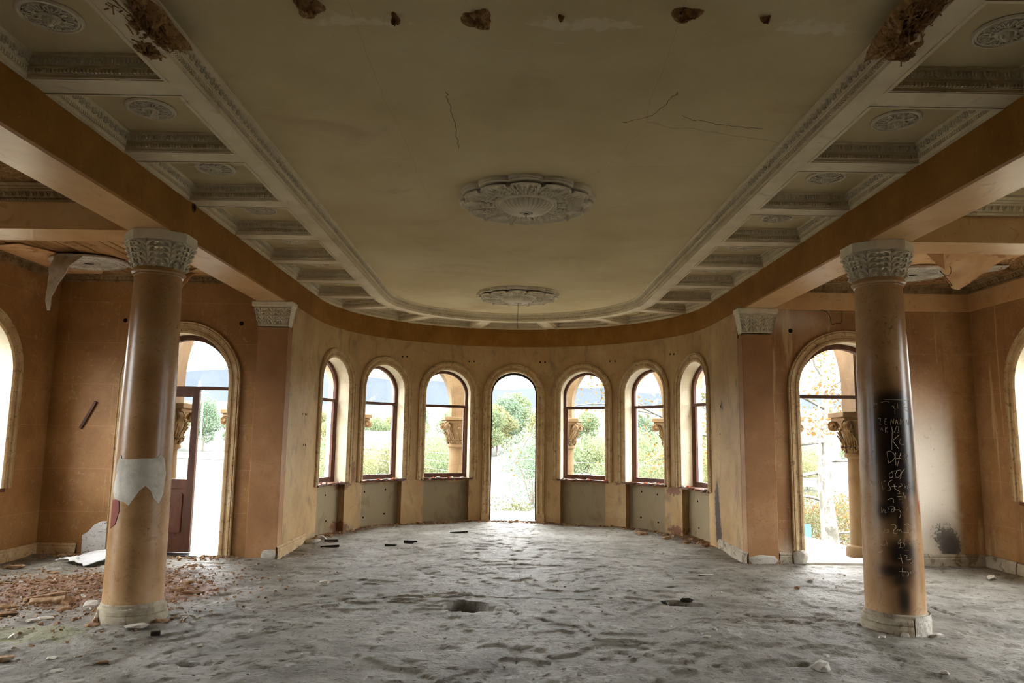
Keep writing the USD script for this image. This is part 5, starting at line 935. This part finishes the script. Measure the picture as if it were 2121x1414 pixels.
place(pA, [(34+i*6+g.normal(), 92+40*g.random(), .55+.35*g.random()) for i in range(11)], 'tree in the distant grove on the right behind the pale sycamore', 'trees of the distant grove on the right')
def make_bush(seed, m, loc, rad, label, n=3600, group=None, leaf=(.03, .07)):
    g = np.random.default_rng(seed); t_ = thing('bush', label, 'bush', loc, group=group); b = MB(); f = MB()
    for k_ in range(7):
        a3 = g.random()*6.28; e = (rad[0]*.6*math.cos(a3), rad[1]*.6*math.sin(a3), rad[2]*(.9+.7*g.random())); b.add(tube([(0, 0, -.2), (e[0]*.5, e[1]*.5, e[2]*.6), e], [.04, .03, .01], 5)); f.add(cards(g, (e[0], e[1], e[2]*.95), (rad[0]*.5, rad[1]*.5, rad[2]*.5), n//9, *leaf))
    f.add(cards(g, (0, 0, rad[2]), rad, n//3, *leaf)); obj('stems', b, M_trunk, t_); obj('foliage', f, m, t_, kind='stuff'); return t_
for j, (x, y, rx, rz_, m, lb) in enumerate([(-.45, 23.5, 1.3, 1.75, M_ly, 'olive bush below the terrace at the left of the central doorway view'), (.55, 24.5, 1.3, 1.45, M_lg, 'green bush below the terrace at the right of the central doorway view'), (1.9, 58, 2.6, 3.0, M_ld, 'rounded bluish bush beside the road seen through the central doorway'), (3.6, 70, 3.0, 3.2, M_lg, 'green bush behind the bluish one beside the road'), (-8.6, 36, 2.2, 2.3, M_lg, 'leafy bush seen low through the second window from the left'), (-6.6, 48, 2.2, 1.9, M_ly, 'bush right of the leafy one in the second window from the left'), (-5.6, 62, 2.6, 2.8, M_lg, 'bush in the middle of the window left of the central doorway'), (-4.6, 44, 1.7, 1.5, M_ly, 'low olive bush at the bottom of the window left of the central doorway'), (-9.5, 90, 3, 3.2, M_ld, 'dark bush beyond the window left of the central doorway'), (6.0, 34, 2.2, 2.4, M_lg, 'green bush low in the window right of the central doorway'), (8.5, 36, 2.2, 2.2, M_ly, 'green bush low in the second window from the right'), (11.6, 28, 1.8, 1.7, M_ly, 'olive bush at the foot of the sycamore'), (13.6, 30, 1.8, 1.5, M_lo, 'rust coloured bush right of the sycamore')]):
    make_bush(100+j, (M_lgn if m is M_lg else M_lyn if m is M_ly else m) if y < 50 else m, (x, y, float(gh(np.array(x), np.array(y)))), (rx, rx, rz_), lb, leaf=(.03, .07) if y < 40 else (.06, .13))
pB = [make_bush(140, M_lg, (7.5, 50, float(gh(np.array(7.5), np.array(50.)))), (2.3, 2.3, 2.2), 'shrub in the scrub behind the sycamore boughs', n=3000, group='shrubs of the scrub on the right', leaf=(.06, .13)), make_bush(141, M_ly, (11.5, 52, float(gh(np.array(11.5), np.array(52.)))), (2.3, 2.3, 2.0), 'shrub in the scrub behind the sycamore boughs', n=3000, group='shrubs of the scrub on the right', leaf=(.06, .13))]
for j, (x, y) in enumerate([(9.6, 58), (13.4, 60), (7.2, 68), (11, 70), (15.2, 68), (18, 62), (14.5, 78), (19, 76), (9, 82), (23, 70), (22, 84), (27, 82), (17, 92), (32, 78), (26, 96), (12, 96), (31, 96), (36, 88)]):
    dup(pB[j % 2], (x+g.normal()*.4, y, float(gh(np.array(float(x)), np.array(float(y))))), j*1.7, scale=.9+.5*g.random())
for j, (x, y) in enumerate([(-6.4, 74), (-9.6, 78), (-4.6, 84), (-12.5, 84), (-7.5, 92), (-15, 70), (-19.5, 74), (-13, 60), (-22, 84)]):
    dup(pB[j % 2], (x, y, float(gh(np.array(float(x)), np.array(float(y))))), j*1.7, 'shrub in the scrub between the white house and the road', 'shrubs of the scrub on the left', scale=.8+.5*g.random())
# sycamore on the right, its boughs reaching across three windows
def sycamore(loc, label):
    t_ = thing('sycamore_tree', label, 'tree', loc); g = np.random.default_rng(8); b = MB(); lv_ = MB(); tips = []
    tr = np.array([(0, 0, -.3), (.05, 0, 2.0), (-.1, .1, 4.0), (.12, 0, 6.0), (-.12, 0, 8.2), (.1, .1, 10.0), (.25, 0, 12.5)]); s = np.linspace(0, 6, 40)
    P = np.stack([np.interp(s, range(7), tr[:, i]) for i in range(3)], 1); b.add(tube(P, np.interp(P[:, 2], [-.3, 4, 8, 12.5], [.27, .21, .13, .05]), 9)); obj('trunk', b, M_bark, t_, smooth=True)
    def bough(p0, d, L, r, dep):
        n = 9; p = [np.array(p0, float)]; d = np.array(d, float); d /= np.linalg.norm(d)
        for i in range(n-1):
            d = d+g.normal(size=3)*.16+[0, 0, .03]; d /= np.linalg.norm(d); p.append(p[-1]+d*L/(n-1))
        p = np.array(p); bb.add(tube(p, np.linspace(r, r*.35, n), 5))
        if dep > 0:
            for i in (3, 5, 6, 8):
                bough(p[i], d+g.normal(size=3)*.75, L*.52, r*.45, dep-1)
        tips.extend(p[-5:])
    for z, d, L, r in [(5.2, (-1, -.2, .05), 7.5, .075), (4.2, (-1, .2, -.02), 6.5, .06), (6.2, (-1, .0, .25), 6.5, .06), (3.4, (-.9, -.4, .1), 4.5, .05), (7.2, (-.6, -.3, .5), 4, .05), (4.6, (1, .1, .3), 4.0, .05), (6.8, (.8, -.2, .5), 3.8, .05), (8.6, (-.5, .2, .8), 3.2, .04), (9.3, (.5, .1, .8), 3, .04), (2.4, (.8, -.3, .15), 3.2, .04), (1.6, (-.8, -.3, .2), 3.0, .04)]:
        bb = MB(); i = np.argmin(np.abs(P[:, 2]-z)); bough(P[i], d, L, r, 2); obj('bough', bb, M_bark, t_, smooth=True)
    tips = np.array(tips); q = tips[g.integers(0, len(tips), 9000)]+g.normal(size=(9000, 3))*.25
    for mm, sl, nm in ((M_lo, slice(0, 5200), 'autumn_leaves'), (M_lyn, slice(5200, 9000), 'olive_leaves')):
        pts = q[sl]; n = len(pts); u = g.normal(size=(n, 3)); u /= np.linalg.norm(u, axis=1, keepdims=True); w = np.cross(u, g.normal(size=(n, 3))); w /= np.linalg.norm(w, axis=1, keepdims=True); s_ = (.03+.035*g.random(n))[:, None]; m_ = np.cross(u, w)*s_*.3
        v = np.stack([pts-u*s_, pts-w*s_*.7+m_, pts+u*s_*1.1, pts+w*s_*.7+m_], 1).reshape(-1, 3); i = np.arange(n)*4; obj(nm, (v, np.vstack([np.stack([i, i+1, i+2], 1), np.stack([i, i+2, i+3], 1)])), mm, t_, kind='stuff')
sycamore((9.75, 22.5, GZ), 'tall pale sycamore with mottled trunk and sparse rusty leaves outside the right aisle doorway')
t_ = thing('birch_tree', 'thin white birch trunk just left of the big sycamore', 'tree', (9.3, 22.0, GZ)); obj('trunk', tube([(0, 0, -.2), (.03, 0, 2), (0, 0, 4), (.06, 0, 6.4)], [.075, .065, .055, .03], 7), M_bark, t_, smooth=True); obj('crown', cards(np.random.default_rng(4), (.05, 0, 6.2), (.8, .8, .9), 160, .05, .1), M_lo, t_, kind='stuff')
# lamp, poles, house, shelters
t_ = thing('street_lamp', 'white street lamp with a slanting arm over the dry field', 'street lamp', (-16.2, 35.0, float(gh(np.array(-16.2), np.array(35.))))); obj('pole', tube([(0, 0, -.2), (0, 0, 4.2)], [.06, .045], 8), M_wh, t_); obj('arm', tube([(0, 0, 4.2), (.35, 0, 4.75), (.95, 0, 5.35)], .035, 8), M_wh, t_); obj('lamp_head', ell((1.1, 0, 5.46), (.28, .12, .1), 12, 8), M_wh, t_, smooth=True)
for x, y, l in ((-52, 124, 'wooden utility pole with a crossarm behind the trees on the left'), (-26.5, 70, 'second utility pole at the edge of the field')):
    t_ = thing('utility_pole', l, 'utility pole', (x, y, float(gh(np.array(x), np.array(y))))); obj('pole', tube([(0, 0, -.3), (0, 0, 11 if y > 100 else 7)], .14, 8), M_wh, t_); obj('crossarm', box(-.9, .9, -.08, .08, (10 if y > 100 else 6.3), (10.25 if y > 100 else 6.5)), M_wh, t_)
for j in range(3):
    tt = np.linspace(0, 1, 20); p0, p1 = np.array([-26.5, 70, 3.4-.35*j]), np.array([6, 28, .6-.5*j]); obj('overhead_wire', tube(np.stack([p0[0]+(p1[0]-p0[0])*tt, p0[1]+(p1[1]-p0[1])*tt, p0[2]+(p1[2]-p0[2])*tt-2.2*4*tt*(1-tt)*.4], 1), .007, 4), M_wh, label=f'{["upper", "middle", "lower"][j]} of three sagging wires crossing the view outside', cat='wire')
hz = float(gh(np.array(-17.), np.array(92.)))
t_ = thing('house', 'white house with a pitched roof seen through the second window from the left', 'house', (-17.5, 92, hz)); obj('walls', box(-5, 5, 0, 8, -.5, 3.4), M_wh, t_); obj('roof', (np.array([(-5.6, -.6, 3.3), (5.6, -.6, 3.3), (5.6, 8.6, 3.3), (-5.6, 8.6, 3.3), (-5.6, 4, 5.6), (5.6, 4, 5.6)]), np.array([(0, 1, 5), (0, 5, 4), (2, 3, 4), (2, 4, 5), (0, 4, 3), (1, 2, 5), (0, 3, 2), (0, 2, 1)])), M_roof, t_)
for x in (-3, 0, 3): w_ = obj('window', box(x-.6, x+.6, -.06, .02, 1, 2.3), M_trunk, t_); obj('pane', box(x-.5, x+.5, -.08, -.05, 1.1, 2.2), M_ld, w_)
for j, (x, y, w_) in enumerate(((24.2, 58, 1.9), (28.6, 60, 1.9))):
    t_ = thing('market_shelter', f'white-topped open shelter beyond the sycamore, the {"left" if j == 0 else "right"} of two', 'shelter', (x, y, float(gh(np.array(x), np.array(y))))); obj('canopy', m3.Manifold.hull_points(np.array([(sx*w_, sy*1.5, 2.2) for sx in (-1, 1) for sy in (-1, 1)]+[(sx*w_*.8, 0, 2.45) for sx in (-1, 1)])), M_wh, t_); obj('valance', box(-w_, w_, -1.5, -1.45, 1.85, 2.2), M_teal, t_)
    for sx in (-1, 1):
        for sy in (-1, 1): obj('post', tube([(sx*w_*.95, sy*1.4, 0), (sx*w_*.95, sy*1.4, 2.2)], .05, 6), M_wh, t_)
t_ = thing('blue_signboard', 'narrow blue board standing below the terrace outside the right doorway', 'signboard', (8.05, 20, GZ)); obj('board', cbox(-.09, .09, -.02, .02, 2.5, 3.0, .005), M_blue, t_); obj('post', tube([(0, .03, -.2), (0, .03, 2.9)], .025, 6), M_wh, t_)
# low wall at the far edge of the field
t_ = thing('field_wall', 'low stone wall along the far edge of the dry field', 'wall', (-44, 112, float(gh(np.array(-44.), np.array(112.))))); obj('masonry', m3.Manifold(cbox(-22, 22, -.2, .2, -.6, 1.0, .05)) if False else cbox(-22, 22, -.2, .2, -.6, 1.0, .05), M_wh, t_); obj('coping', cbox(-22, 22, -.28, .28, 1.0, 1.12, .02), M_roof, t_)
